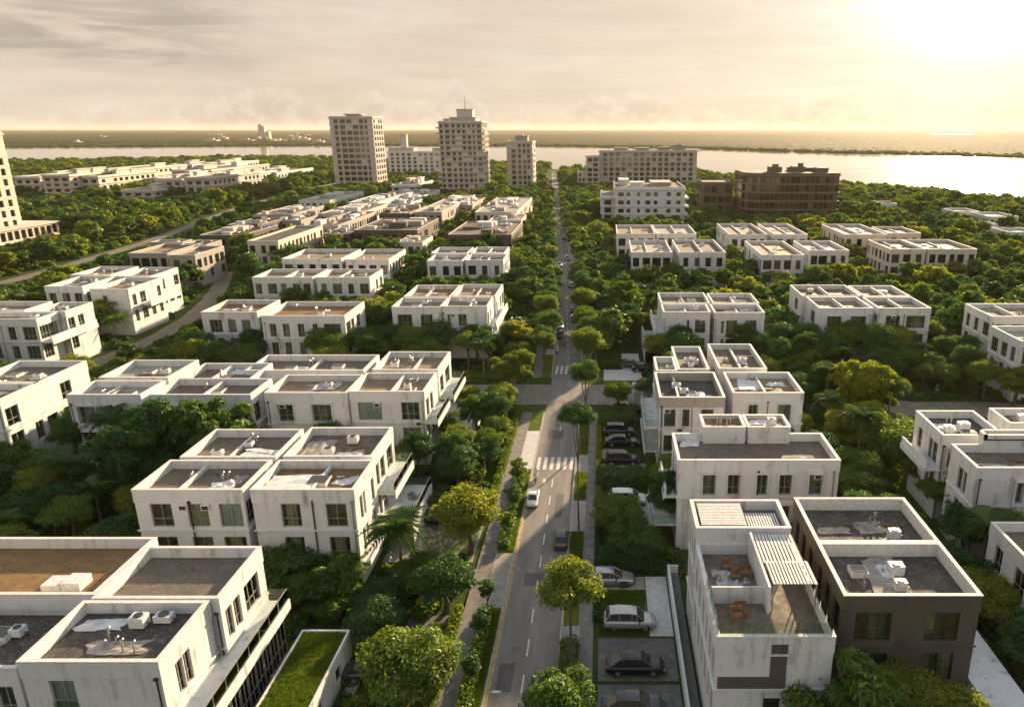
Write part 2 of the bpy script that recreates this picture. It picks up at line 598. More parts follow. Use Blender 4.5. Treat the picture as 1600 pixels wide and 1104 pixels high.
def ribbon(name, ys, fl, fr, z, mat, kind='structure', thick=0.0, parent=None):
    mb = MB()
    for a, b in zip(ys, ys[1:]):
        mb.poly([(fl(a), a, z), (fr(a), a, z), (fr(b), b, z), (fl(b), b, z)])
        if thick:
            for fx, flip in ((fl, 1), (fr, 0)):
                q = [(fx(a), a, z - thick), (fx(a), a, z), (fx(b), b, z), (fx(b), b, z - thick)]
                mb.poly(q[::-1] if flip else q)
    if thick:
        a, b = ys[0], ys[-1]
        mb.poly([(fl(a), a, z - thick), (fr(a), a, z - thick), (fr(a), a, z), (fl(a), a, z)])
        mb.poly([(fl(b), b, z), (fr(b), b, z), (fr(b), b, z - thick), (fl(b), b, z - thick)])
    o = mb.build(name, mat, parent)
    if kind and parent is None:
        o['kind'] = kind
    return o


def sheet(name, x0, x1, y0, y1, z, mat, kind='structure', parent=None, base=0.0):
    mb = MB()
    mb.box(x0, x1, y0, y1, base + 0.001, z, skip='b')
    o = mb.build(name, mat, parent)
    if kind:
        o['kind'] = kind
    return o


mb = MB()
mb.poly([(-14000, -120, 0), (14000, -120, 0), (14000, 14000, 0), (-14000, 14000, 0)])
tag(mb.build('ground', M['ground']), kind='structure')

NEAR_PX = [(-500, 250), (-200, 249), (0, 247), (130, 245), (430, 240), (530, 243), (690, 248), (840, 251), (925, 257), (1090, 262), (1200, 272), (1310, 281), (1400, 288), (1470, 292), (1540, 300), (1600, 305), (1800, 322), (2100, 350)]
FAR_PX = [(-500, 232), (0, 230.5), (530, 227.5), (840, 228.5), (1000, 231), (1100, 233), (1310, 240), (1450, 243), (1600, 247), (1800, 253), (2100, 262)]
near_line = [P(x, y, 7.0) for x, y in NEAR_PX]
far_line = [P(x, y, 0.0) for x, y in FAR_PX]
mb = MB()
mb.poly([(p.x, p.y - 12, 0.06) for p in near_line] + [(p.x, p.y + 14, 0.06) for p in reversed(far_line)])
tag(mb.build('water', M['water']), kind='structure')
mb = MB()
la, lb, lc, ld = P(1452, 212.7), P(1522, 212.8), P(1500, 212.1), P(1470, 212.0)
mb.poly([(la.x, la.y, 8.6), (lb.x, lb.y, 8.6), (lc.x, lc.y, 8.6), (ld.x, ld.y, 8.6)])
tag(mb.build('water', M['water']), kind='structure')


def shore_y(x):
    return float(np.interp(x, [p.x for p in near_line], [p.y for p in near_line]))


# far land: bumpy canopy rising behind the water
nu, nv = 420, 130
us = np.linspace(-0.95, 0.68, nu)
fx = np.array([p.x / p.y for p in far_line]); fy = np.array([p.y for p in far_line])
start = np.interp(us, fx, fy)
vv = np.linspace(0, 1, nv) ** 2.2
Y = start[None, :] + (13500 - start[None, :]) * vv[:, None]
X = us[None, :] * Y
Z = 3.0 + 4.0 * rng.random((nv, nu)) + 1.8 * np.sin(X * 0.004 + 1.3 * np.sin(Y * 0.0015)) + 1.8 * np.sin(Y * 0.0021 + X * 0.0007)
Z = Z * np.clip((vv[:, None] * 60), 0.0, 1.0) + 0.08
inl = (X > la.x - 60) & (X < lb.x + 110) & (Y > la.y - 260) & (Y < lc.y + 100)
Z[inl] = 6.0
verts = np.stack([X, Y, Z], -1).reshape(-1, 3)
idx = np.arange(nu * nv).reshape(nv, nu)
q = np.stack([idx[:-1, :-1], idx[:-1, 1:], idx[1:, 1:], idx[1:, :-1]], -1).reshape(-1, 4)


def np_mesh(name, verts, quads, mats):
    me = bpy.data.meshes.new(name)
    me.vertices.add(len(verts))
    me.vertices.foreach_set('co', np.ascontiguousarray(verts, dtype=np.float32).ravel())
    k = quads.shape[1]
    me.loops.add(quads.size)
    me.loops.foreach_set('vertex_index', quads.astype(np.int32).ravel())
    me.polygons.add(len(quads))
    me.polygons.foreach_set('loop_start', np.arange(0, quads.size, k, dtype=np.int32))
    for mt in mats:
        me.materials.append(mt)
    me.update()
    me.validate()
    return me


fl_me = np_mesh('far_shore', verts, q, [M['far']])
tag(link('far_shore', fl_me), kind='structure')

# the street
CR0, CR1 = 109.0, 119.5          # the cross street
ys = [20, 60, 100, 125] + [130, 138, 146, 160, 175, 190, 205, 240, 280, 317, 400, 515, 640, 760]
street = ribbon('road', ys, road_l, road_r, 0.012, M['asphalt'])
o = sheet('side_street', -64, -9.2, CR0 + 0.5, CR1 - 0.5, 0.008, M['asphalt'])
o = sheet('side_street', -3.9, 7.5, CR0 + 0.5, CR1 - 0.5, 0.008, M['asphalt'])

# lane dashes and crossings are painted pieces of the street
def dash_mesh(l, w=0.13):
    b = MB(); b.box(-w / 2, w / 2, 0, l, 0, 0.006, skip='b')
    return b.mesh('lane_dash', M['paint'])


dm = dash_mesh(2.1)
y = 34.0
while y < 330:
    if not (84 < y < 96 or 103 < y < 126):
        xa = 0.5 * (road_l(y) + road_r(y)); xb = 0.5 * (road_l(y + 2) + road_r(y + 2))
        link('lane_dash', dm, street, (xa + 0.05, y, 0.014), (0, 0, -math.atan2(xb - xa, 2.0)))
    y += 4.3
mb = MB(); mb.box(-0.22, 0.22, 0, 3.7, 0, 0.006, skip='b')
stripe = mb.mesh('crossing_stripe', M['paint'])
for k in range(6):
    link('crossing_stripe', stripe, street, (-8.65 + k * 0.86, 86.2, 0.014))
for k in range(6):
    link('crossing_stripe', stripe, street, (-8.7 + k * 0.86, 124.6, 0.014), scl=(1, 1.3, 1))
b = MB(); b.box(0, 0.34, 0, 1.2, 0, 0.006, skip='b')
link('crossing_stripe', b.mesh('stop_mark', M['paint']), street, (-7.7, 82.4, 0.014))
# splash of white paint on the tarmac near the bottom of the frame
b = MB()
c = P(843, 1072)
out = [(-.42, -.55), (-.30, .35), (-.05, .55), (.25, .42), (.3, .6), (.62, .38), (.42, .18), (.2, .05), (-.18, -.05), (-.32, -.6)]
b.poly([(c.x + x, c.y + yy, 0.02) for x, yy in out])
b.build('paint_splash', M['paint'], street)
b = MB()
c = P(775, 1080)
b.poly([(c.x + x, c.y + yy, 0.02) for x, yy in ((-.5, -.05), (.1, -.16), (.5, -.02), (.2, .14), (-.3, .12))])
b.build('paint_splash', M['paint'], street)

rw = random.Random(3)
for yy in (52, 69, 101, 117, 133, 152):
    b = MB(); xm = rw.uniform(-8.4, -4.8) if yy < 125 else road_l(yy) + rw.uniform(1, 4)
    b.tube([(xm, yy, 0.013), (xm, yy, 0.019)], .34, 14)
    b.build('manhole_cover', M['slate'], street)
for yy, L_, w_ in ((47, 3.4, 1.2), (61, 2.2, 1.8), (74, 5.5, .9), (96, 3.0, 2.2), (107, 4.0, 1.5), (141, 4.5, 1.4)):
    b = MB(); xm = rw.uniform(-8.6, -5.2) if yy < 125 else road_l(yy) + rw.uniform(.5, 2.5)
    b.poly([(xm, yy, .0165), (xm + w_, yy + rw.uniform(-.2, .2), .0165), (xm + w_ + .05, yy + L_, .0165), (xm - .05, yy + L_ + rw.uniform(-.2, .2), .0165)])
    b.build('asphalt_patch', M['patch'], street)
segs_l = [[30, 45, 60, 75, 90, CR0 - 3.2], [CR1 + 3.0, 130, 138, 146, 160, 180, 205, 260, 317, 400]]
segs_r = [[30, 45, 60, 75, 90, CR0 - 3.2], [CR1 + 3.0, 130, 138, 146, 160, 180, 205, 260, 317, 400]]
for sg in segs_l:
    kb = ribbon('kerb', sg, lambda y: road_l(y) - 0.22, road_l, 0.15, M['kerb'], thick=0.148)
    ribbon('verge', sg, lambda y: road_l(y) - 1.95, lambda y: road_l(y) - 0.22, 0.12, M['lawn'], thick=0.118)
    ribbon('pavement', sg, lambda y: road_l(y) - 3.6, lambda y: road_l(y) - 1.95, 0.13, M['paving'], thick=0.128)
ribbon('kerb_line', [30, 50, 84], lambda y: road_l(y) + 0.03, lambda y: road_l(y) + 0.20, 0.022, M['yellow'], kind=None, parent=street)
for sg in segs_r:
    ribbon('kerb', sg, road_r, lambda y: road_r(y) + 0.2, 0.15, M['kerb'], thick=0.148)
    ribbon('verge', sg, lambda y: road_r(y) + 0.2, lambda y: road_r(y) + 1.7, 0.12, M['concrete'], thick=0.118)
    ribbon('pavement', sg, lambda y: road_r(y) + 1.7, lambda y: road_r(y) + 2.9, 0.13, M['paving'], thick=0.128)
for a, bb in ((97, 104.5), (90.5, 96), (77.8, 85.2), (63.5, 70.8), (55, 60), (124, 134), (136, 150)):
    o = ribbon('grass_strip', [a, bb], lambda y: road_r(y) + 0.25, lambda y: road_r(y) + 1.62, 0.16, M['lawn'], thick=0.05)
# paved crossings of the left verge
for a, bb, mt in ((57.5, 66.5, 'concrete'), (86, 98.5, 'paledrive'), (136, 140, 'concrete')):
    ribbon('driveway', [a, bb], lambda y: road_l(y) - 1.99, lambda y: road_l(y) - 0.20, 0.155, M[mt], thick=0.06)

# the diagonal road and the lane on the left
def path_px(name, pts, w, mat, z=0.02):
    c = [P(x, y) for x, y in pts]
    mbb = MB()
    side = []
    for i, p in enumerate(c):
        t = (c[min(i + 1, len(c) - 1)] - c[max(0, i - 1)]).normalized()
        n = Vector((-t.y, t.x, 0))
        side.append((p + n * w / 2, p - n * w / 2))
    for a, b2 in zip(side, side[1:]):
        mbb.poly([(a[1].x, a[1].y, z), (b2[1].x, b2[1].y, z), (b2[0].x, b2[0].y, z), (a[0].x, a[0].y, z)])
    o = mbb.build(name, mat)
    o['kind'] = 'structure'
    return c


avenue = path_px('road', [(-260, 500), (-80, 462), (60, 428), (150, 402), (230, 378), (300, 352), (370, 326), (430, 308), (490, 294), (560, 280)], 5.2, M['track'])
lane = path_px('lane', [(60, 600), (130, 575), (200, 547), (255, 522), (300, 495), (330, 468), (345, 446), (352, 425)], 4.4, M['track'])
yard = path_px('lane', [(1300, 640), (1360, 628), (1430, 640), (1560, 640), (1700, 650)], 7.0, M['track'])

# front gardens and parking bays on the right of the street
sheet('parking_bay', -0.55, 5.9, 38, 47.9, 0.05, M['slate'])
sheet('parking_bay', -0.55, 5.9, 48.3, 53.4, 0.055, M['slate'])
sheet('parking_bay', 3.9, 5.95, 53.7, 62.5, 0.06, M['paledrive'])
sheet('parking_bay', -0.55, 3.8, 60.4, 62.5, 0.05, M['concrete'])
sheet('parking_bay', -0.55, 3.8, 56.2, 58.3, 0.045, M['concrete'])
sheet('lawn', -0.55, 3.8, 58.4, 60.3, 0.06, M['lawn'])
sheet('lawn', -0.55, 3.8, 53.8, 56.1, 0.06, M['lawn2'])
sheet('parking_bay', -0.55, 5.5, 74.0, 77.2, 0.05, M['concrete'])
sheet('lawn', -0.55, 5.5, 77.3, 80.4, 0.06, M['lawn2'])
sheet('parking_bay', -0.55, 5.3, 84.2, 88.0, 0.05, M['concrete'])
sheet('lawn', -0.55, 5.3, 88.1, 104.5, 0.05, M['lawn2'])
sheet('parking_bay', -0.4, 0.9, 89.5, 92.4, 0.06, M['concrete'])
sheet('parking_bay', -0.2, 6.5, CR1 + 1.6, 127.0, 0.05, M['paledrive'])
sheet('parking_bay', 3.2, 6.5, 127.1, 137, 0.045, M['paledrive'])
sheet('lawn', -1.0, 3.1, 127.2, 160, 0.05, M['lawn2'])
# left side gardens
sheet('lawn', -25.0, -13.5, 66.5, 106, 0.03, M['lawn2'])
sheet('driveway', -22.5, -13.4, 65.0, 72.5, 0.05, M['concrete'])
sheet('driveway', -17.5, -13.4, 53.0, 56.5, 0.05, M['slate'])
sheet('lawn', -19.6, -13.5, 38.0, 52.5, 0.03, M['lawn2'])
sheet('path', -20.3, -19.4, 42, 57, 0.06, M['concrete'])
sheet('driveway', -24, -13.6, CR1 + 4, 134, 0.05, M['concrete'])
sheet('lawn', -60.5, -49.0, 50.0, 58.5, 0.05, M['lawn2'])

# ------------------------------------------------------------------ haze
mb = MB()
mb.box(-14500, 14500, -140, 14400, -1.0, 80.0)
hz = bpy.data.materials.new('haze_air')
hz.use_nodes = True
ht = NT(hz.node_tree)
ht.n.clear()
pv = ht.n.new('ShaderNodeVolumePrincipled')
pv.inputs['Color'].default_value = (0.95, 0.84, 0.67, 1)
pv.inputs['Density'].default_value = 0.000036
pv.inputs['Anisotropy'].default_value = 0.25
ho = ht.n.new('ShaderNodeOutputMaterial')
ht.l.new(pv.outputs[0], ho.inputs['Volume'])
tag(mb.build('haze', hz), kind='stuff')

# ------------------------------------------------------------------ buildings
FOOT = []                        # footprints, kept clear of planting
NAMED = []                       # (name for labels, x0, x1, y0, y1)
WIN = {}


def q1(v): return max(0.5, round(v * 10) / 10)


def win_frame(w, h, style):
    key = ('f', w, h, style)
    if key not in WIN:
        b = MB()
        t, dp = 0.06, 0.05
        b.box(-w / 2, -w / 2 + t, -dp, 0, -h / 2, h / 2)
        b.box(w / 2 - t, w / 2, -dp, 0, -h / 2, h / 2)
        b.box(-w / 2 + t, w / 2 - t, -dp, 0, h / 2 - t, h / 2)
        b.box(-w / 2 + t, w / 2 - t, -dp, 0, -h / 2, -h / 2 + t)
        n = 2 if w < 2.2 else 3
        for k in range(1, n):
            x = -w / 2 + w * k / n
            b.box(x - 0.03, x + 0.03, -dp - 0.004, 0, -h / 2 + t, h / 2 - t)
        zz = -h / 2 + h * 0.34
        b.box(-w / 2 + t, w / 2 - t, -dp + 0.006, 0, zz - 0.03, zz + 0.03)
        WIN[key] = b.mesh('window', M['darkframe' if style == 'd' else 'frame'])
    return WIN[key]


def win_pane(w, h, mat):
    key = ('p', w, h, mat)
    if key not in WIN:
        b = MB()
        b.box(-w / 2 + 0.03, w / 2 - 0.03, 0.0, 0.012, -h / 2 + 0.03, h / 2 - 0.03)
        WIN[key] = b.mesh('pane', M[mat])
    return WIN[key]


def win_curtain(w, h, mat, k):
    key = ('c', w, h, mat, k)
    if key not in WIN:
        b = MB()
        a0, a1 = ((-0.48, -0.08), (0.1, 0.48), (-0.48, 0.48), (-0.3, 0.25))[k]
        n = 14
        for i in range(n):
            xa, xb = w * (a0 + (a1 - a0) * i / n), w * (a0 + (a1 - a0) * (i + 1) / n)
            ya, yb = 0.05 * (i % 2), 0.05 * ((i + 1) % 2)
            b.poly([(xa, ya, -h / 2), (xb, yb, -h / 2), (xb, yb, h / 2), (xa, ya, h / 2)])
        WIN[key] = b.mesh('curtain', M[mat])
    return WIN[key]


def facade(mb, side, u0, u1, fixed, z0, z1, rects, rev=0.24, room=1.1):
    """a wall face with recessed openings; side f/k = front/back, l/r = left/right"""
    def pt(u, dd, z):            # dd is depth into the wall
        if side == 'f': return (u, fixed + dd, z)
        if side == 'k': return (u, fixed - dd, z)
        if side == 'r': return (fixed - dd, u, z)
        return (fixed + dd, u, z)
    flip = side in ('k', 'l')

    def quad(a, b, c, dq, m=0):
        mb.poly([dq, c, b, a] if flip else [a, b, c, dq], m)
    us = sorted({u0, u1} | {r[0] for r in rects} | {r[1] for r in rects})
    zs = sorted({z0, z1} | {r[2] for r in rects} | {r[3] for r in rects})
    for ua, ub in zip(us, us[1:]):
        za = None
        for zi, (a, b) in enumerate(zip(zs, zs[1:])):
            um, zm = (ua + ub) / 2, (a + b) / 2
            hole = any(r[0] < um < r[1] and r[2] < zm < r[3] for r in rects)
            if not hole and za is None:
                za = a
            if za is not None and (hole or zi == len(zs) - 2):
                top = a if hole else b
                quad(pt(ua, 0, za), pt(ub, 0, za), pt(ub, 0, top), pt(ua, 0, top))
                za = None
    for ua, ub, a, b in rects:
        for d0, d1, m in ((0, rev, 0), (rev, room, 1)):
            quad(pt(ua, d0, a), pt(ua, d1, a), pt(ua, d1, b), pt(ua, d0, b), m)
            quad(pt(ub, d1, a), pt(ub, d0, a), pt(ub, d0, b), pt(ub, d1, b), m)
            quad(pt(ua, d0, a), pt(ub, d0, a), pt(ub, d1, a), pt(ua, d1, a), m)
            quad(pt(ua, d1, b), pt(ub, d1, b), pt(ub, d0, b), pt(ua, d0, b), m)
        quad(pt(ua, room, a), pt(ub, room, a), pt(ub, room, b), pt(ua, room, b), 1)


ROT = {'f': 0.0, 'r': pi / 2, 'k': pi, 'l': -pi / 2}


def win_surround(w, h):
    key = ('s', w, h)
    if key not in WIN:
        b = MB()
        d0, d1 = -.52, -.203
        b.box(-w / 2 - .12, -w / 2 - .002, d0, d1, -h / 2, h / 2)
        b.box(w / 2 + .002, w / 2 + .12, d0, d1, -h / 2, h / 2)
        b.box(-w / 2 - .16, w / 2 + .16, d0 - .04, d1, h / 2, h / 2 + .13)
        b.box(-w / 2 - .16, w / 2 + .16, d0 - .04, d1, -h / 2 - .13, -h / 2)
        WIN[key] = b.mesh('surround', M['white'])
    return WIN[key]


def win_guard(w, h):
    key = ('g', w, h)
    if key not in WIN:
        b = MB()
        b.box(-w / 2 + .01, w / 2 - .01, -.30, -.285, -h / 2 - .05, -h / 2 + .8)
        b.box(-w / 2 - .02, w / 2 + .02, -.32, -.27, -h / 2 + .8, -h / 2 + .84)
        WIN[key] = b.mesh('guard_rail', M['rail'])
    return WIN[key]


def place_window(root, org, side, fixed, r, detail, style, rnd, extra=''):
    w, h = round(r[1] - r[0], 2), round(r[3] - r[2], 2)
    u, z = (r[0] + r[1]) / 2, (r[2] + r[3]) / 2
    dd = 0.20
    p = {'f': (u, fixed + dd, z), 'k': (u, fixed - dd, z), 'r': (fixed - dd, u, z), 'l': (fixed + dd, u, z)}[side]
    loc = (p[0] - org[0], p[1] - org[1], p[2] - org[2])
    if detail:
        wf = link('window', win_frame(w, h, style), root, loc, (0, 0, ROT[side]))
        link('pane', win_pane(w, h, 'glass'), wf)
        if extra == 's': link('surround', win_surround(w, h), wf)
        if extra == 'g': link('guard_rail', win_guard(w, h), wf)
        if rnd.random() < 0.85:
            link('curtain', win_curtain(w, h, rnd.choice(['curtain_a', 'curtain_a', 'curtain_b', 'curtain_c', 'sheet']), rnd.randrange(4)), wf, (0, 0.10, 0))
    else:
        link('window', win_pane(w, h, 'pane'), root, loc, (0, 0, ROT[side]))


def auto_cols(u0, u1, rnd, pitch=3.0, wmin=1.2, wmax=2.3):
    w = u1 - u0
    n = max(1, int(round(w / pitch)))
    out = []
    for i in range(n):
        ww = q1(rnd.uniform(wmin, wmax))
        c = u0 + w * (i + 0.5) / n + rnd.uniform(-0.25, 0.25)
        a = max(u0 + 0.35, c - ww / 2)
        if a + ww < u1 - 0.3:
            out.append((a, a + ww))
    return out


def crumple(x0, x1, y0, y1, z, rnd, mat='sheet', hgt=0.25, name='sheeting', parent=None, off=(0, 0, 0)):
    n, m = 9, 7
    b = MB(off)
    ii = {}
    ph = [rnd.uniform(0, 6.28) for _ in range(4)]
    for i in range(n):
        for j in range(m):
            u, v = i / (n - 1), j / (m - 1)
            e = min(u, 1 - u, v, 1 - v)
            wob = 0.10 * math.sin(5 * u + ph[0]) + 0.10 * math.sin(6 * v + ph[1])
            x = x0 + (x1 - x0) * (u + (rnd.uniform(-.05, .05) + wob * 0.6) * (1 if e < 0.2 else 0.4))
            yy = y0 + (y1 - y0) * (v + (rnd.uniform(-.05, .05) + wob * 0.6) * (1 if e < 0.2 else 0.4))
            ii[i, j] = b.vert((x, yy, z + 0.02 + (hgt * rnd.random() if e > 0 else 0.01 + 0.03 * rnd.random())))
    for i in range(n - 1):
        for j in range(m - 1):
            b.f.append([ii[i, j], ii[i + 1, j], ii[i + 1, j + 1], ii[i, j + 1]]); b.m.append(0)
    return b.build(name, M[mat], parent)


def roof_unit(parent, x, y, z, off, rnd):
    b = MB(off)
    w, dpt, h = rnd.uniform(.8, 1.2), rnd.uniform(.6, .9), rnd.uniform(.6, .9)
    b.box(x - w / 2, x + w / 2, y - dpt / 2, y + dpt / 2, z + 0.12, z + h)
    for sx in (-1, 1):
        b.box(x + sx * w * .35 - .05, x + sx * w * .35 + .05, y - dpt / 2, y + dpt / 2, z, z + 0.119, 1)
    b.tube([(x, y, z + h), (x, y, z + h + .07)], w * 0.3, 12, 1)
    b.tube([(x + w * .5, y, z + .3), (x + w * .8, y, z + .3), (x + w * .8, y, z + .02)], .04, 5, 1)
    return b.build('roof_unit', [M['sheet'], M['darkframe']], parent)


def clutter(roof, x0, x1, y0, y1, z, off, rnd, n=3):
    w, dp = x1 - x0, y1 - y0
    for _ in range(n):
        k = rnd.random()
        cx, cyy = x0 + w * rnd.uniform(.18, .82), y0 + dp * rnd.uniform(.25, .8)
        if k < 0.30:
            a, c = rnd.uniform(.5, 1.5), rnd.uniform(.4, 1.0)
            crumple(max(x0 + .1, cx - a), min(x1 - .1, cx + a), max(y0 + .1, cyy - c), min(y1 - .1, cyy + c), z, rnd, rnd.choice(['sheet', 'sheet', 'pale']), rnd.uniform(.1, .4), 'sheeting', roof, off)
        elif k < 0.50:
            roof_unit(roof, cx, cyy, z, off, rnd)
        elif k < 0.66:
            b = MB(off)
            a, c, h = rnd.uniform(.5, 1.1), rnd.uniform(.4, .9), rnd.uniform(.25, .5)
            b.box(cx - a, cx + a, cyy - c, cyy + c, z, z + h)
            b.box(cx - a + .1, cx + a - .1, cyy - c + .1, cyy + c - .1, z + h, z + h + .05, 1)
            b.build('skylight', [M['coping'], M['pane']], roof)
        elif k < 0.82:
            b = MB(off)
            for _k in range(rnd.randint(2, 3)):
                px, py = cx + rnd.uniform(-.5, .5), cyy + rnd.uniform(-.4, .4)
                hh = rnd.uniform(.5, 1.1)
                b.tube([(px, py, z), (px, py, z + hh), (px + .18, py, z + hh + .1)], .07, 7)
            b.build('vent_pipe', M['metal'], roof)
        else:
            b = MB(off)
            for _k in range(4):
                a = rnd.uniform(-.4, .4)
                L = rnd.uniform(.8, 1.7)
                px, py = cx + rnd.uniform(-.4, .4), cyy + rnd.uniform(-.3, .3)
                zz = z + .03 + .07 * _k
                b.tube([(px - L * cos(a), py - L * sin(a), zz), (px + L * cos(a), py + L * sin(a), zz + .05)], .045, 4)
            b.build('timber', M[rnd.choice(['wood', 'coping', 'rust'])], roof)


class House:
    def __init__(self, label, short, cat='house', name='white_house', group='flat-roofed houses along the street', seed=0, mat='white', style='w', org=None):
        self.root = empty(name, org or (0, 0, 0), label, cat, group)
        self.org = org
        self.short, self.mat, self.style = short, mat, style
        self.rnd = random.Random(seed * 77 + 5)
        self.ext = None
        self.fit = seed not in (50, 52)

    def off(self): return self.org

    def block(self, x0, x1, y0, y1, z1, roof='tar', cols=None, rows=None, par=0.9, div=(), n=3, band=1.35, detail=None, z0=0.0, ledge=True, visible=None, blank=False, mat=None, parmat=None):
        if self.org is None:
            self.org = ((x0 + x1) / 2, (y0 + y1) / 2, 0.0)
            self.root.location = self.org
        off, rnd, root = self.org, self.rnd, self.root
        e = self.ext
        self.ext = (x0, x1, y0, y1) if e is None else (min(e[0], x0), max(e[1], x1), min(e[2], y0), max(e[3], y1))
        FOOT.append((x0, x1, y0, y1))
        if detail is None:
            detail = y0 < 175
        wm = M[mat or self.mat]
        pm = M[parmat] if parmat else wm
        zb = z1 - band
        if rows is None:
            rows = []
            zt = z1 - 1.5
            while zt - 2.4 > z0 - 0.5 and len(rows) < 3:
                rows.append((max(z0 + 0.05, zt - 2.4), zt)); zt -= 3.45
        if visible is None:
            visible = 'fr' if (x0 + x1) / 2 < 0 else 'fl'
        ex = rnd.choice(['s', 'g', '', '', 's']) if y0 < 150 else ''
        b = MB(off)
        for s, u0, u1, fx in (('f', x0, x1, y0), ('k', x0, x1, y1), ('l', y0, y1, x0), ('r', y0, y1, x1)):
            rects = []
            if s in visible and not blank:
                cc = (cols or {}).get(s)
                if cc is None:
                    cs = [auto_cols(u0, u1, rnd) for _ in rows]
                    if rnd.random() < 0.7: cs = [cs[0]] * len(rows)
                else:
                    cs = [[(u0 + (u1 - u0) * a, u0 + (u1 - u0) * a + q1((u1 - u0) * (c - a))) for a, c in cc]] * len(rows)
                for ri, (za, zt) in enumerate(rows):
                    for ua, ub in cs[ri]:
                        h = q1(zt - za)
                        if s != 'f' and rnd.random() < 0.2 and cc is None: continue
                        rects.append((ua, ub, zt - h, zt))
            facade(b, s, u0, u1, fx, z0, zb, rects, room=0.9)
            for r in rects:
                place_window(root, off, s, fx, r, detail, self.style, rnd, ex if s == 'f' else '')
        b.poly([(x0, y0, zb), (x1, y0, zb), (x1, y1, zb), (x0, y1, zb)])
        b.build('wall', [wm, M['interior']], root)
        # parapet
        b = MB(off)
        p, t = 0.05, 0.26
        X0, X1, Y0, Y1 = x0 - p, x1 + p, y0 - p, y1 + p
        zp = z1 - 0.06
        b.box(X0, X1, Y0, Y0 + t, zb + .002, zp); b.box(X0, X1, Y1 - t, Y1, zb + .002, zp)
        b.box(X0, X0 + t, Y0 + t, Y1 - t, zb + .002, zp); b.box(X1 - t, X1, Y0 + t, Y1 - t, zb + .002, zp)
        g = 0.03
        b.box(X0 - g, X1 + g, Y0 - g, Y0 + t + g, zp, z1, 1); b.box(X0 - g, X1 + g, Y1 - t - g, Y1 + g, zp, z1, 1)
        b.box(X0 - g, X0 + t + g, Y0 + t + g, Y1 - t - g, zp, z1, 1); b.box(X1 - t - g, X1 + g, Y0 + t + g, Y1 - t - g, zp, z1, 1)
        b.build('parapet', [pm, M['coping']], root)
        zr = z1 - par
        b = MB(off)
        b.box(X0 + t, X1 - t, Y0 + t, Y1 - t, zb + .01, zr)
        ro = b.build('roof', M[roof], root)
        ix0, ix1, iy0, iy1 = X0 + t, X1 - t, Y0 + t, Y1 - t
        cuts = [ix0]
        for fr in div:
            xm = ix0 + (ix1 - ix0) * fr
            b = MB(off)
            hh = zr + (par - 0.12) * rnd.choice([0.55, 0.95])
            b.box(xm - .1, xm + .1, iy0, iy1, zr, hh - 0.05)
            b.box(xm - .13, xm + .13, iy0, iy1, hh - 0.05, hh, 1)
            b.build('divider', [wm, M['coping']], ro)
        if n:
            n += 2 if detail else 1
            clutter(ro, ix0 + .2, ix1 - .2, iy0 + .2, iy1 - .2, zr, off, rnd, n)
        if y0 < 135 and not blank and z0 == 0.0 and self.fit:
            for _ in range(rnd.randint(1, 2)):
                xx = x0 + (x1 - x0) * rnd.choice([.03, .5, .97])
                b = MB(off)
                b.tube([(xx, y0 - .09, zb), (xx, y0 - .09, .2)], .055, 6)
                b.box(xx - .12, xx + .12, y0 - .2, y0 - .054, zb - .02, zb + .16)
                b.build('drainpipe', M[rnd.choice(['metal', 'darkframe', 'frame'])], root)
            for _ in range(rnd.randint(0, 2)):
                xx, zz = rnd.uniform(x0 + .6, x1 - .6), rnd.choice([z1 - 4.3, z1 - 1.75])
                b = MB(off)
                b.box(xx - .38, xx + .38, y0 - .34, y0 - .005, zz - .27, zz + .27)
                b.box(xx - .3, xx + .3, y0 - .36, y0 - .341, zz - .2, zz + .2, 1)
                b.build('wall_unit', [M['coping'], M['darkframe']], root)
        if ledge and detail:
            b = MB(off)
            for za, zt in rows[:-1] if len(rows) > 1 else rows:
                zz = za - 0.42
                if 'f' in visible: b.box(x0 - .14, x1 + .14, y0 - .15, y0 - .003, zz, zz + .16)
                if 'r' in visible: b.box(x1 + .003, x1 + .14, y0, y1, zz, zz + .16)
                if 'l' in visible: b.box(x0 - .14, x0 - .003, y0, y1, zz, zz + .16)
            if b.v: b.build('ledge', [wm], root)
        return ro

    def blk(self, xl, xr, yf, yb, z1, **kw):
        """block whose front roof edge runs xl..xr along photo row yf, back edge on row yb"""
        a, c, d2 = P(xl, yf, z1), P(xr, yf, z1), P((xl + xr) / 2, yb, z1)
        return self.block(a.x, c.x, a.y, d2.y, z1, **kw), (a.x, c.x, a.y, d2.y)

    def balcony(self, side, xin, depth, y0, y1, z, rail='glass', fascia=0.5, h=1.0, mat=None):
        off = self.org
        s = 1 if side == 'r' else -1
        xo = xin + s * depth
        xa, xb = min(xin + s * .004, xo), max(xin + s * .004, xo)
        FOOT.append((xa, xb, y0, y1))
        b = MB(off)
        b.box(xa, xb, y0, y1, z - .22, z)
        fa, fb = (xo - .12, xo) if s > 0 else (xo, xo + .12)
        b.box(fa + s * .122, fb + s * .122, y0, y1, z - fascia, z + .18)
        bo = b.build('balcony', [M[mat or self.mat]], self.root)
        if rail == 'glass':
            n = max(2, int((y1 - y0) / 1.6))
            for k in range(n):
                g = MB(off)
                ya, yb = y0 + (y1 - y0) * k / n + .02, y0 + (y1 - y0) * (k + 1) / n - .02
                g.box(xo - s * .02 - .01, xo - s * .02 + .01, ya, yb, z + .03, z + h)
                g.build('glass_panel', M['rail'], bo)
            for yy in (y0, y1 - .02):
                g = MB(off)
                g.box(xa + .1, xb - .1, yy, yy + .02, z + .03, z + h)
                g.build('glass_panel', M['rail'], bo)
            g = MB(off)
            g.box(xo - s * .02 - .03, xo - s * .02 + .03, y0, y1, z + h, z + h + .05)
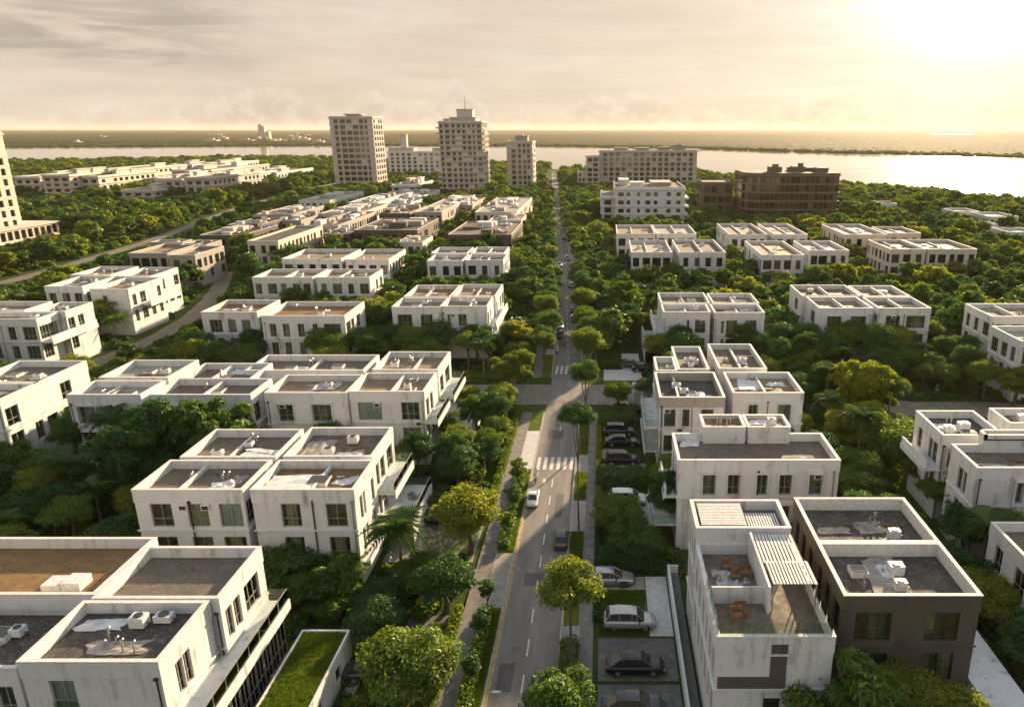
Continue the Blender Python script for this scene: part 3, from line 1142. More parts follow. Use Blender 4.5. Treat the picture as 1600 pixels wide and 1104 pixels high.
            g.build('handrail', M['frame'], bo)
        else:
            g = MB(off)
            g.box(xo - .1 - s * .1, xo + .1 - s * .1, y0, y1, z + .002, z + h)
            g.build('balcony_wall', M[mat or self.mat], bo)
        return bo

    def done(self):
        NAMED.append((self.short,) + self.ext)


# ---- left of the street
h = House('white house with ochre and tar roofs and a long glass balcony above a green roof', 'long-balconied house', seed=1)
_, A1 = h.blk(27, 246, 1032, 938, 10.2, roof='dark', cols={'f': [(.18, .36)], 'r': [(.24, .37), (.39, .52)]}, n=1)
_, A2 = h.blk(145, 341, 933, 853, 10.2, roof='tar', cols={'f': [], 'r': [(.08, .22), (.25, .40), (.5, .85)]}, n=0)
h.blk(-150, 147, 927, 839, 10.2, roof='ochre', cols={'f': [], 'r': []}, n=0)
h.blk(-140, 24, 1042, 933, 9.3, roof='dark', cols={'f': [(.3, .45), (.75, .92)], 'r': []}, n=2)
xo = A1[1]
b_ = MB(h.org)
facade(b_, 'r', A1[2] + 0.2, A2[3] - 0.2, xo + 1.45, 0, 5.0, [])
b_.build('wall', M['white'], h.root)
h.ext = (h.ext[0], xo + 2.1, h.ext[2], h.ext[3])
for k in range(9):
    y0 = A1[2] + 1 + k * (A2[3] - A1[2] - 2) / 9
    place_window(h.root, h.org, 'r', xo + 2.02, (y0, y0 + 1.5, 0.9, 4.3), True, 'w', h.rnd)
h.balcony('r', xo, 2.3, A1[2] - 0.5, A2[3] - 0.3, 5.4, 'glass', 0.75, 1.1)
z9 = 9.3
crumple(A2[0] + 8.0, A2[1] - .3, A2[3] - 2.6, A2[3] - 1.0, z9, h.rnd, 'sheet', .35, 'sheeting', h.root, h.org)
roof_unit(h.root, A1[0] + 6.2, A1[3] - 1.1, z9, h.org, h.rnd)
roof_unit(h.root, A1[0] + 4.8, A1[3] - 1.6, z9, h.org, h.rnd)
crumple(A1[0] + 2.5, A1[0] + 6.3, A1[2] + 1.6, A1[2] + 3.0, z9, h.rnd, 'pale', .12, 'sheeting', h.root, h.org)
b_ = MB(h.org)
p_ = P(105, 912, 9.3)
for i in range(2):
    b_.box(p_.x - 1.3 + i * 1.5, p_.x + .1 + i * 1.5, p_.y - .9, p_.y + .5, 9.3, 9.75 + .2 * i)
b_.build('skylight', M['coping'], h.root)
h.done()

# green-roofed annex beside it
ax0, ax1, ay1 = xo + 3.3, xo + 7.2, P(550, 983, 3.0).y
h2 = House('low white annex with a grass roof beside the long glass balcony', 'grass-roofed annex', cat='annex', name='garden_annex', group=None, seed=2, org=((ax0 + ax1) / 2, 45, 0))
b_ = MB(h2.org)
facade(b_, 'r', 33, ay1, ax1, 0, 2.6, [(38, 39.2, .8, 2.0), (43, 44.2, .8, 2.0), (47, 48.0, .8, 2.0)])
b_.box(ax0, ax1 - 1.3, 33, ay1, 0, 2.595, skip='b')
b_.box(ax1 - 1.3, ax1, ay1 - .02, ay1, 0, 2.59, skip='b')
b_.build('wall', [M['white'], M['interior']], h2.root)
for ya, yb in ((38, 39.2), (43, 44.2), (47, 48.0)):
    place_window(h2.root, h2.org, 'r', ax1, (ya, yb, .8, 2.0), True, 'd', h2.rnd)
b_ = MB(h2.org)
b_.box(ax0, ax0 + .16, 33, ay1, 2.6, 3.0); b_.box(ax1 - .16, ax1 + .02, 33, ay1 + .02, 2.6, 3.0); b_.box(ax0 + .16, ax1 - .16, ay1 - .16, ay1 + .02, 2.6, 3.0)
b_.build('parapet', M['coping'], h2.root)
b_ = MB(h2.org); b_.box(ax0 + .16, ax1 - .16, 33, ay1 - .16, 2.6, 2.85)
b_.build('grass_roof', M['lawn'], h2.root)
h2.ext = (ax0, ax1, 33, ay1); FOOT.append(h2.ext); h2.done()
sheet('deck', xo + 2.35, ax0 - .05, 33, ay1, 0.5, M['wood'])

h = House('three-storey white block with roof sheeting and grimy streaks under its windows', 'block with sheeted roof', seed=3)
_, b1 = h.blk(206, 378, 764, 718, 10.2, roof='tar', cols={'f': [(.13, .33), (.47, .66), (.76, .97)]}, div=(.36,), n=3)
_, b2 = h.blk(391, 552, 764, 718, 10.2, roof='ochre', cols={'f': [(.27, .46), (.71, .91)], 'r': [(.2, .32), (.36, .46), (.75, .9)]}, div=(.55,), n=2)
_, b3 = h.blk(282, 430, 713, 670, 10.2, roof='tar', cols={'f': []}, div=(.45,), n=2)
_, b4 = h.blk(443, 581, 712, 667, 10.2, roof='tar', cols={'f': [], 'r': [(.1, .24), (.3, .5), (.62, .9)]}, n=2)
crumple(b2[0] + .6, b2[0] + 5.2, b2[2] + .5, b2[3] - 2.3, 9.6, h.rnd, 'sheet', .12, 'sheeting', h.root, h.org)
crumple(b3[1] - 4.6, b3[1] - .6, b3[2] + .5, b3[2] + 3.4, 9.5, h.rnd, 'sheet', .12, 'sheeting', h.root, h.org)
crumple(b4[0] + .7, b4[0] + 3.6, b4[2] + .8, b4[3] - 1.5, 9.32, h.rnd, 'pale', .25, 'sheeting', h.root, h.org)
h.balcony('r', b2[1], 0.9, b2[2] - .3, b2[3] + .4, 2.75, 'none' if False else 'glass', .3, .05)
h.balcony('r', b4[1], 1.9, b4[2] + .2, b4[3] + .2, 5.9, 'glass', .7, 1.1)
h.balcony('r', b4[1], 3.6, b4[2] - .4, b4[3] + .8, 2.7, 'glass', 2.6, 1.0)
b_ = MB(h.org)
for zz in (6.35, 9.05, 3.0):
    b_.tube([(b2[0] + (b2[1] - b2[0]) * .585, b2[2] - .08, zz), (b2[0] + (b2[1] - b2[0]) * .585, b2[2] - .08, zz - 2.7)], .07, 6)
b_.build('drainpipe', M['darkframe'], h.root)
h.done()

h = House('white house with tan gravel roofs and stacked side terraces near the junction', 'junction terrace house', seed=4)
_, c1 = h.blk(413, 541, 613, 585, 10.2, roof='beige', cols={'f': [(.14, .33), (.56, .80)]}, n=1)
_, c2 = h.blk(545, 662, 611, 582, 10.2, roof='beige', cols={'f': [(.10, .42), (.68, .92)], 'r': [(.1, .3), (.4, .6)]}, div=(.55,), n=2)
_, c3 = h.blk(383, 568, 578, 554, 10.0, roof='tar', cols={'f': []}, div=(.5,), n=3)
_, c4 = h.blk(582, 684, 577, 549, 10.2, roof='beige', cols={'f': [], 'r': [(.1, .35), (.5, .85)]}, div=(.58,), n=2)
crumple(c1[0] + 4.5, c1[0] + 7.5, c1[2] + 2.4, c1[3] - .5, 9.32, h.rnd, 'metal', .35, 'sheeting', h.root, h.org)
h.balcony('r', c2[1], 1.5, c2[2] - .2, c2[3], 6.0, 'glass', .6, 1.0)
h.balcony('r', c4[1], 1.9, c4[2], c4[3] + .3, 6.0, 'glass', .6, 1.0)
h.balcony('r', c4[1], 4.4, c4[2] - 3, c4[3] + .3, 3.0, 'glass', 2.8, 1.0)
h.done()

h = House('white house with two pale roofs half hidden by a big feathery tree', 'pale-roofed house', seed=5)
h.blk(104, 219, 616, 594, 10.2, roof='pale', cols={'f': [(.12, .36), (.52, .75)]}, div=(.42,), n=2)
h.blk(236, 391, 616, 591, 10.2, roof='tar', cols={'f': [(.1, .25), (.5, .65)]}, div=(.5,), n=1)
h.blk(155, 262, 589, 562, 10.2, roof='pale', cols={'f': []}, n=3)
h.blk(280, 391, 591, 567, 10.2, roof='tar', cols={'f': [], 'r': [(.1, .25), (.4, .55), (.7, .9)]}, div=(.42,), n=2)
h.done()

h = House('pale house with vertical window bays cut off by the left frame edge', 'bay-windowed left-edge house', seed=6)
h.blk(-60, 54, 599, 563, 10.0, roof='tar', n=3)
h.blk(-110, -2, 624, 596, 10.0, roof='beige', n=2)
h.done()
h = House('white two-part house with a side balcony at the left edge above the lane', 'white left-edge house', seed=7)
_, f1 = h.blk(-60, 56, 498, 487, 10.0, roof='beige', n=2)
h.blk(49, 101, 486, 471.5, 10.0, roof='beige', n=2, cols={'f': []})
h.blk(-60, 38, 484, 470.5, 10.0, roof='beige', n=2)
h.balcony('r', f1[1], 2.0, f1[2], f1[3] + 7, 5.8, 'wall', .5)
h.done()
h = House('white four-part house with brown roofs standing between the lane and the diagonal road', 'house beside the lane', seed=8)
h.blk(69, 128, 447, 431, 10.0, roof='tar', n=2)
_, g2 = h.blk(140, 199, 451, 433, 10.0, roof='beige', n=2, cols={'f': [(.3, .42)]})
h.blk(110, 172, 429, 416, 10.0, roof='beige', n=2, cols={'f': []})
h.blk(182, 236, 431, 417.5, 10.0, roof='tar', n=2, cols={'f': []})
h.balcony('r', g2[1], 1.8, g2[2] + 4, g2[3] + 3, 5.8, 'wall', .5)
h.done()
h = House('weathered grey house with flat ochre roofs next to the diagonal road', 'weathered grey house', seed=9, mat='grey', name='grey_house')
h.blk(201, 261, 395, 380, 9.0, roof='beige', n=2)
h.blk(263, 304, 398, 384, 9.0, roof='tar', n=2)
h.blk(235, 285, 378, 374, 9.0, roof='pale', n=1, cols={'f': []})
h.blk(282, 322, 382, 375, 9.0, roof='tar', n=1, cols={'f': []})
h.done()
h = House('long pale grey house seen end-on with a dark overhanging roof', 'end-on pale grey house', seed=10, mat='cream', name='grey_house')
h.blk(386, 434, 376, 352, 9.0, roof='dark', n=4, band=.6)
h.done()
h = House('white house with dark clerestory openings in front of the end-on grey house', 'clerestory house', seed=11)
h.blk(440, 533, 404, 389, 10.0, roof='beige', n=2)
h.blk(540, 607, 405, 389, 10.0, roof='beige', n=2)
h.done()
h = House('low white house with three tan roof trays sunk among shrubs', 'low tan-roofed house', seed=12)
h.blk(394, 488, 433, 420, 9.6, roof='beige', n=2, div=(.5,))
h.blk(494, 577, 433, 420, 9.6, roof='beige', n=2, div=(.4,))
h.done()
h = House('long white house with tall windows and rusty tan roofs', 'long rusty-roofed house', seed=13)
h.blk(314, 401, 487, 468, 10.0, roof='ochre', n=3, cols={'f': [(.12, .35), (.45, .6), (.7, .86)]})
h.blk(408, 538, 493, 471, 10.0, roof='ochre', n=3, cols={'f': [(.08, .16), (.24, .32), (.42, .5), (.6, .66), (.74, .94)]})
h.done()
h = House('four-part white house with three storeys and ochre roofs beside the street trees', 'ochre-roofed four-part house', seed=14)
_, m1 = h.blk(612, 688, 479, 465, 10.2, roof='beige', n=2, cols={'f': [(.1, .4), (.58, .82)]}, div=(.5,))
_, m2 = h.blk(690, 761, 478, 464, 10.2, roof='beige', n=2, cols={'f': [(.12, .18), (.36, .54)]}, div=(.6,))
h.blk(631, 703, 463, 445, 10.2, roof='ochre', n=2, cols={'f': []}, div=(.4,))
_, m4 = h.blk(707, 774, 462, 444, 10.2, roof='beige', n=2, cols={'f': []}, div=(.5,))
h.balcony('r', m2[1], 1.6, m2[2], m2[3] + 9, 6.0, 'wall', .4)
h.balcony('r', m2[1], 2.6, m2[2], m2[3] + 9, 3.0, 'wall', .4)
h.done()
h = House('small white four-part house right behind the four-part one', 'small house beside the far street', seed=15)
h.blk(667, 722, 407, 397, 9.5, roof='beige', n=2)
h.blk(727, 786, 406, 397, 9.5, roof='beige', n=2, div=(.55,))
h.blk(674, 730, 395, 386, 9.5, roof='beige', n=2, cols={'f': []})
h.blk(735, 788, 395, 385.5, 9.5, roof='beige', n=2, cols={'f': []}, div=(.5,))
h.done()
FARH = [
    ('dark-roofed brown villa with buckled roof sheets', 'brown villa with buckled roof', (553, 652, 359, 341), 'brown', 'dark', 8.5),
    ('dark villa with a white strip of wall and cluttered roof near the street', 'dark villa with cluttered roof', (700, 799, 366, 346), 'brown', 'tar', 8.5),
    ('long villa with a sunlit side wall behind the buckled roof', 'villa with sunlit side wall', (648, 690, 331, 304), 'grey', 'pale', 8.5),
    ('pale villa with stepped roof blocks at the foot of the small tower', 'stepped pale villa', (742, 807, 331, 308), 'cream', 'pale', 8.5),
    ('brown-roofed villa nearest the diagonal road', 'nearest diagonal-road villa', (312, 380, 367, 351), 'brown', 'dark', 8.0),
    ('second brown-roofed villa along the diagonal road, sunlit on one side', 'second diagonal-road villa', (356, 408, 351, 340), 'brown', 'tar', 8.0),
    ('third villa along the diagonal road with a lit side', 'third diagonal-road villa', (397, 455, 335, 321), 'grey', 'tar', 8.0),
    ('white flat-roofed villa farthest along the diagonal road', 'farthest diagonal-road villa', (466, 515, 313, 299), 'white', 'pale', 8.0),
    ('boxy villa with dark recesses and pale end wall', 'boxy villa with dark recesses', (482, 528, 352, 330), 'grey', 'dark', 8.0),
    ('villa with stacked pale roof boxes left of the tall tower', 'villa with stacked roof boxes', (500, 562, 333, 318), 'cream', 'tar', 8.0),
    ('pale villa in front of the tall left tower', 'pale villa before the left tower', (545, 590, 316, 302), 'white', 'pale', 8.0),
    ('small pale villa between the two tall towers', 'small villa between the towers', (603, 655, 308, 296), 'white', 'tar', 7.0),
    ('grey villa wedged behind the boxy villa with dark recesses', 'wedged grey villa', (428, 470, 344, 333), 'grey', 'tar', 7.5),
    ('small brown villa behind the villa with buckled roof', 'small brown villa', (592, 640, 333, 322), 'brown', 'tar', 7.5),
    ('low cream villa beside the street just above the dark cluttered one', 'low cream villa by the street', (764, 814, 344, 335), 'cream', 'beige', 7.0),
    ('pale villa squeezed between two grey villas in the centre', 'squeezed pale villa', (604, 640, 318, 310), 'white', 'tar', 7.5),
    ('grey villa with a tan roof right below the tallest tower', 'villa below the tallest tower', (700, 738, 320, 308), 'grey', 'beige', 7.5),
    ('dark villa behind the low white house with tan roofs', 'dark villa in the trees', (505, 545, 365, 355), 'brown', 'dark', 7.5),
    ('cream villa between the end-on grey house and the buckled roof', 'cream villa in the trees', (620, 660, 378, 368), 'cream', 'tar', 7.5),
]
for i, (lab, sh, (xl, xr, yf, yb), mt, rf, z) in enumerate(FARH):
    h = House(lab, sh, cat='villa', name='flat_roofed_villa', group='villas in front of the towers', seed=30 + i, mat=mt)
    _, e = h.blk(xl, xr, yf, yb, z, roof=rf, n=5, par=.4, band=.9)
    w_, d_ = e[1] - e[0], e[3] - e[2]
    for k in range(5):           # stair heads and roof rooms
        xa = e[0] + w_ * h.rnd.uniform(.05, .6); ya = e[2] + d_ * (.08 + .17 * k)
        b_ = MB(h.org)
        b_.box(xa, xa + w_ * h.rnd.uniform(.12, .34), ya, ya + d_ * h.rnd.uniform(.06, .16), z - .4, z + h.rnd.uniform(.3, 1.5))
        b_.build('roof_room', M[h.rnd.choice(['white', 'grey', mt, mt, 'tower'])], h.root)
        xq = e[0] + w_ * h.rnd.uniform(.1, .7)
        crumple(xq, xq + w_ * .25, ya + d_ * .03, ya + d_ * .12, z - .35, h.rnd, h.rnd.choice(['sheet', 'metal', 'rust', 'pale']), .7, 'sheeting', h.root, h.org)
    h.done()

# ---- right of the street
h = House('white roof-terrace house with two slatted pergolas, glass railing and brown facade strips', 'pergola house', seed=50)
TZ = 9.9
_, n1 = h.blk(1120, 1305, 993, 848, TZ, roof='tar', cols={'f': [], 'l': [(.04, .12), (.18, .26), (.34, .42), (.5, .58), (.68, .76), (.86, .94)]}, n=0)
nx0, nx1, ny0, ny1 = n1
top_y = P(1100, 780, 11.3).y
_, n2 = (h.block(nx0, nx1 - .3, ny1 + .05, top_y, 11.3, roof='tar', cols={'f': [], 'l': [(.1, .25), (.4, .55), (.7, .85)]}, n=0, band=1.2), None)


def pergola(x0, x1, y0, y1, z, zf, slats, along='x', mat='frame'):
    b = MB(h.org)
    for x in (x0, x1 - .1):
        b.box(x, x + .1, y0, y1, z - .16, z)
    for x in (x0, x1 - .1):
        for yy in (y0 + .05, y1 - .15):
            b.box(x + .01, x + .09, yy, yy + .08, zf, z - .162)
    po = b.build('pergola', M[mat], h.root)
    for k in range(slats):
        g = MB(h.org)
        t = k / slats
        if along == 'x':
            yy = y0 + (y1 - y0) * t
            g.box(x0 - .05, x1 + .05, yy, yy + (y1 - y0) / slats * .62, z + .003, z + .05)
        else:
            xx = x0 + (x1 - x0) * t
            g.box(xx, xx + (x1 - x0) / slats * .62, y0 - .05, y1 + .05, z + .003, z + .05)
        g.build('slat', M['coping'], po)
    return po


ymid = ny1 + .4
pergola(nx0 + .5, nx0 + 4.1, ny1 + .6, top_y - .5, 11.2, 10.4, 14)
pergola(nx0 + 4.4, nx1 - .8, ny1 + .5, top_y - 1.6, 10.8, 10.4, 12, 'y', 'wood')
zdeck = TZ - .9
ywall = P(1180, 920, 10.2).y
b_ = MB(h.org); b_.box(nx0 + .3, nx0 + 4.1, ywall, ywall + .2, zdeck, 10.35); b_.build('divider', M['white'], h.root)
b_ = MB(h.org); b_.box(nx0 + 4.1, nx0 + 4.3, ywall - 1.2, ny1 - .5, zdeck, 11.2); b_.build('divider', M['white'], h.root)
pergola(nx0 + 4.5, nx1 - .2, ywall - .9, ywall + 1.9, 11.25, zdeck, 13, 'y')
pergola(nx0 + 4.5, nx1 - .3, ywall + 2.3, ny1 - .4, 10.9, zdeck, 11, 'y', 'wood')
n_ = 7
for k in range(n_):
    xa, xb = nx0 + .15 + (nx1 - nx0 - .3) * k / n_ + .03, nx0 + .15 + (nx1 - nx0 - .3) * (k + 1) / n_ - .03
    g = MB(h.org); g.box(xa, xb, ny0 + .12, ny0 + .14, TZ + .002, TZ + .95); g.build('glass_panel', M['rail'], h.root)
for xx in (nx0 + .12, nx1 - .14):
    for k in range(4):
        ya = ny0 + .2 + k * 1.5
        g = MB(h.org); g.box(xx, xx + .02, ya, ya + 1.42, TZ + .002, TZ + .95); g.build('glass_panel', M['rail'], h.root)
b_ = MB(h.org)
xs_ = nx0 + (nx1 - nx0) * .47
b_.box(xs_, xs_ + 1.1, ny0 - .09, ny0 - .052, TZ - 1.35, TZ - .62)
b_.box(xs_, xs_ + 1.1, ny0 - .06, ny0 - .003, TZ - 3.2, TZ - 1.62)
b_.build('facade_panel', M['brown'], h.root)
b_ = MB(h.org); b_.box(nx0 + .2, xs_ + 1.1, ny0 - .08, ny0 - .003, TZ - 4.3, TZ - 3.25); b_.build('facade_panel', M['brown'], h.root)
b_ = MB(h.org); b_.box(xs_ - .3, xs_ + .8, ny0 - .07, ny0 - .003, 2.4, TZ - 5.0); b_.build('facade_panel', M['pane'], h.root)
for (px, py) in ((1150, 905), (1165, 900), (1135, 890), (1150, 965), (1158, 958)):
    c = P(px, py, zdeck)
    b_ = MB(h.org)
    a = h.rnd.uniform(.25, .45)
    b_.box(c.x - a, c.x + a, c.y - .3, c.y + .3, zdeck, zdeck + .42); b_.box(c.x - a, c.x + a, c.y + .301, c.y + .42, zdeck, zdeck + .8)
    b_.build('garden_seat', M['rust' if a > .35 else 'wood'], h.root)
crumple(nx0 + 1, nx0 + 3.4, ywall + 2.2, ywall + 4.4, zdeck, h.rnd, 'metal', .3, 'sheeting', h.root, h.org)
h.done()
ter = (6.1, nx0 - .2)
h3 = House('narrow dark deck behind a low white wall beside the pergola house', 'low walled deck', cat='terrace', name='raised_terrace', group=None, seed=51, org=(6.7, 52, 0))
b_ = MB(h3.org); b_.box(6.1, 6.3, 36, 62.8, 0, 1.25); b_.box(6.3, nx0 - .25, 62.6, 62.8, 0, 1.2); b_.build('wall', M['white'], h3.root)
b_ = MB(h3.org); b_.box(6.3, nx0 - .25, 36, 62.6, 0, .4); b_.build('deck', M['slate'], h3.root)
h3.ext = (6.1, nx0, 36, 62.8); FOOT.append(h3.ext); h3.done()

h = House('dark brown clad house with white-lined roof trays', 'dark brown clad house', seed=52, mat='brown', name='brown_house', style='d')
_, o1 = h.blk(1320, 1535, 929, 847, 10.2, roof='dark', cols={'f': [(.1, .37), (.62, .86)], 'l': [(.1, .3), (.45, .6), (.75, .9)]}, n=3, par=1.15)
_, o2 = h.block(o1[0], o1[1], o1[3] + .14, P(1380, 777, 10.2).y, 10.2, roof='dark', cols={'f': [], 'l': [(.1, .25), (.4, .55), (.7, .85)]}, n=4, par=1.15), None
for (a0, a1, c0, c1) in ((o1[0], o1[1], o1[2], o1[3]), (o1[0], o1[1], o1[3] + .14, P(1380, 777, 10.2).y)):
    b_ = MB(h.org)
    t0 = .215
    b_.box(a0 + t0, a1 - t0, c1 - t0 - .03, c1 - t0, 9.06, 10.13)
    b_.box(a0 + t0, a0 + t0 + .03, c0 + t0, c1 - t0 - .03, 9.06, 10.13)
    b_.box(a1 - t0 - .03, a1 - t0, c0 + t0, c1 - t0 - .03, 9.06, 10.13)
    b_.build('parapet_lining', M['coping'], h.root)
crumple(o1[0] + 3.2, o1[0] + 5.8, o1[2] + .5, o1[3] - .7, 9.07, h.rnd, 'pale', .06, 'sheeting', h.root, h.org)
b_ = MB(h.org); b_.box(o1[1] + .15, o1[1] + 3.4, o1[2] - 3, o1[3] - 1, 0, 2.9); b_.build('side_terrace', M['white'], h.root)
FOOT.append((o1[1], o1[1] + 3.5, o1[2] - 3, o1[3]))
h.done()

h = House('wide white house with five tall windows and two roof pavilions', 'pavilion house', seed=53)
_, l1 = h.blk(1060, 1313, 718, 676, 10.2, roof='tar', cols={'f': [(.155, .235), (.31, .385), (.49, .56), (.63, .71), (.815, .9)], 'l': [(.2, .4), (.6, .8)]}, n=0)
yf_ = P(1160, 693, 9.3).y
for (xa, xb) in ((1102, 1169), (1173, 1240)):
    p0, p1 = P(xa, 674, 11.3), P(xb, 674, 11.3)
    h.block(p0.x, p1.x, yf_, P(1150, 647, 11.3).y, 11.3, z0=9.32, roof='beige', blank=True, band=.6, par=.45, n=1, ledge=False)
crumple(l1[0] + .9, l1[0] + 2.8, yf_ - .8, yf_ + .9, 9.32, h.rnd, 'sheet', .25, 'sheeting', h.root, h.org)
h.balcony('l', l1[0], 1.3, l1[2] + .3, l1[3] - .3, 6.0, 'wall', .4)
h.balcony('l', l1[0], 2.6, l1[2] + .3, l1[3] - .3, 2.8, 'glass', 2.0)
h.done()

h = House('white house with ruined dark roof gardens behind the row of parked cars', 'ruined roof-garden house', seed=54, style='d')
_, j1 = h.blk(1031, 1133, 620, 581, 10.2, roof='dark', cols={'f': [(.07, .24), (.35, .46), (.64, .83)], 'l': [(.1, .3), (.4, .6), (.7, .9)]}, n=3, par=1.2, parmat='grey', div=(.3,))
h.blk(1026, 1058, 578, 557, 10.2, roof='beige', cols={'f': [], 'l': [(.2, .5)]}, n=1)
h.blk(1060, 1108, 576, 541, 10.2, roof='tar', blank=True, n=3, div=())
b_ = MB(h.org); b_.box(j1[0] + .2, j1[0] + 3.2, j1[2] + .3, j1[2] + 2.4, 9.0, 9.08); b_.build('grass_roof', M['lawn2'], h.root)
crumple(j1[0] + 3.4, j1[0] + 6.0, j1[2] + .8, j1[2] + 4.8, 9.02, h.rnd, 'sheet', .5, 'sheeting', h.root, h.org)
h.balcony('l', j1[0], 1.7, j1[2] + .2, j1[3] + 1, 6.1, 'glass', .5)
h.balcony('l', j1[0], 1.7, j1[2] + .2, j1[3] + 1, 2.9, 'glass', .5)
h.done()
h = House('white house with a membrane patch on its roof behind the roof pavilions', 'membrane-patched house', seed=55)
_, k1 = h.blk(1146, 1256, 613, 581, 10.2, roof='beige', cols={'f': [(.22, .36), (.64, .83)], 'l': []}, div=(.49,), n=1)
_, k2 = h.blk(1124, 1198, 575, 537, 10.2, roof='tar', cols={'f': []}, div=(.5,), n=4)
crumple(k1[0] + 1.4, k1[0] + 4.6, k1[2] + .5, k1[3] - .9, 9.32, h.rnd, 'sheet', .03, 'membrane', h.root, h.org)
h.done()
h = House('clean white three-storey house right of the street past the junction', 'clean white house', seed=56)
_, g1 = h.blk(1037, 1110, 487, 475, 10.2, roof='pale', cols={'f': [(.5, .56), (.68, .9)]}, n=2, div=(.5,))
h.blk(1117, 1195, 488, 475, 10.2, roof='tar', cols={'f': [(.14, .18), (.24, .46), (.62, .85)]}, n=2, div=(.5,))
h.blk(1033, 1109, 473, 457, 10.2, roof='tar', cols={'f': []}, n=2, div=(.48,))
h.blk(1114, 1186, 473, 458, 10.2, roof='beige', cols={'f': []}, n=2, div=(.5,))
h.balcony('l', g1[0], 1.5, g1[2], g1[3] + 8, 6.1, 'wall', .4)
h.balcony('l', g1[0], 3.2, g1[2], g1[3] + 8, 2.9, 'wall', 2.4)
h.done()
h = House('three-storey white house with four roof trays at the centre right', 'four-tray house', seed=57)
h.blk(1281, 1364, 481, 463.5, 10.2, roof='beige', cols={'f': [(.15, .42), (.6, .88)], 'l': [(.3, .6)]}, div=(.5,), n=1)
h.blk(1374, 1455, 481, 464, 10.2, roof='tar', cols={'f': [(.15, .42), (.55, .92)]}, div=(.48,), n=2)
h.blk(1254, 1345, 461.5, 445, 10.2, roof='tar', cols={'f': [], 'l': [(.3, .55)]}, div=(.5,), n=1)
h.blk(1350, 1422, 462, 446, 10.2, roof='beige', cols={'f': []}, div=(.5,), n=2)
h.done()
RH = [
    ('white twin house nearest the white apartment block', 'twin house by the apartments', 58, [(964, 1024, 365, 351), (1026, 1088, 365, 351)], 'white'),
    ('white cube house close to the street with green windows', 'cube house close to the street', 59, [(987, 1050, 394, 375), (1062, 1134, 394, 374)], 'white'),
    ('white twin house just below the brown office', 'twin house below the office', 60, [(1140, 1199, 366, 349), (1211, 1262, 366, 349)], 'white'),
    ('white L-shaped house in front of the twin below the office', 'L-shaped house', 61, [(1191, 1257, 398, 376), (1265, 1327, 391, 376)], 'white'),
    ('hazy cream house rightmost in the back row', 'hazy cream house', 62, [(1320, 1386, 366, 350), (1389, 1439, 364, 354)], 'cream'),
    ('cream house with a row of dark glazed bays in the golden light', 'cream house with glazed bays', 63, [(1392, 1447, 389, 374), (1450, 1527, 389, 374)], 'cream'),
    ('white house with a rounded corner cut by the right edge', 'rounded right-edge house', 64, [(1550, 1660, 494, 474), (1595, 1740, 532, 509)], 'white'),
]
for lab, sh, sdv, bl, mt in RH:
    h = House(lab, sh, seed=sdv, mat=mt)
    for k, bq in enumerate(bl):
        h.blk(*bq, 10.2, roof=['tar', 'beige', 'pale'][(sdv + k) % 3], n=3, div=(.5,) if k else (.4,))
    h.done()
h = House('white angular house with rusty-stained roofs behind the palms at the right', 'angular house at the right', seed=70)
_, r1 = h.blk(1474, 1570, 679, 641, 10.2, roof='dark', cols={'f': [(.1, .3)], 'l': [(.12, .28), (.3, .42), (.68, .84)]}, n=4)
h.blk(1578, 1740, 660, 637, 10.2, roof='tar', cols={'f': []}, n=1)
_, r2 = h.blk(1528, 1740, 730, 693, 10.2, roof='tar', cols={'f': [(.3, .36)], 'l': [(.3, .42), (.45, .62)]}, n=2)
p0 = P(1550, 687, 11.4)
h.block(p0.x, p0.x + 12, P(1550, 700, 9.3).y, r2[3] - .3, 11.4, z0=9.3, roof='tar', blank=True, band=.6, par=.45, n=1, ledge=False)
h.balcony('l', r1[0], 1.3, r1[2] + .3, r1[3], 5.9, 'wall', .4)
h.done()
h = House('pale wall corner of a house showing at the right frame edge', 'pale right-edge corner', seed=71)
h.blk(1618, 1800, 885, 815, 8.0, roof='tar', n=1)
h.done()
# small houses in the haze on the right
for i, (xl, xr, yf, yb, lab) in enumerate(((1492, 1530, 330, 325, 'small white roof among trees below the sun glint'), (1546, 1592, 338, 331, 'larger white roof among trees near the right edge'), (1575, 1625, 362, 355, 'pale roof among trees at the right edge above the cream house'), (1535, 1560, 350, 346, 'tiny white roof between the two larger ones on the right'), (1378, 1402, 318, 314, 'low pale roof in the haze right of the brown office'))):
    h = House(lab, lab, cat='house', group='white roofs in the hazy trees', seed=80 + i)
    h.blk(xl, xr, yf, yb, 6.0, roof='pale', n=0, detail=False)
    h.done()

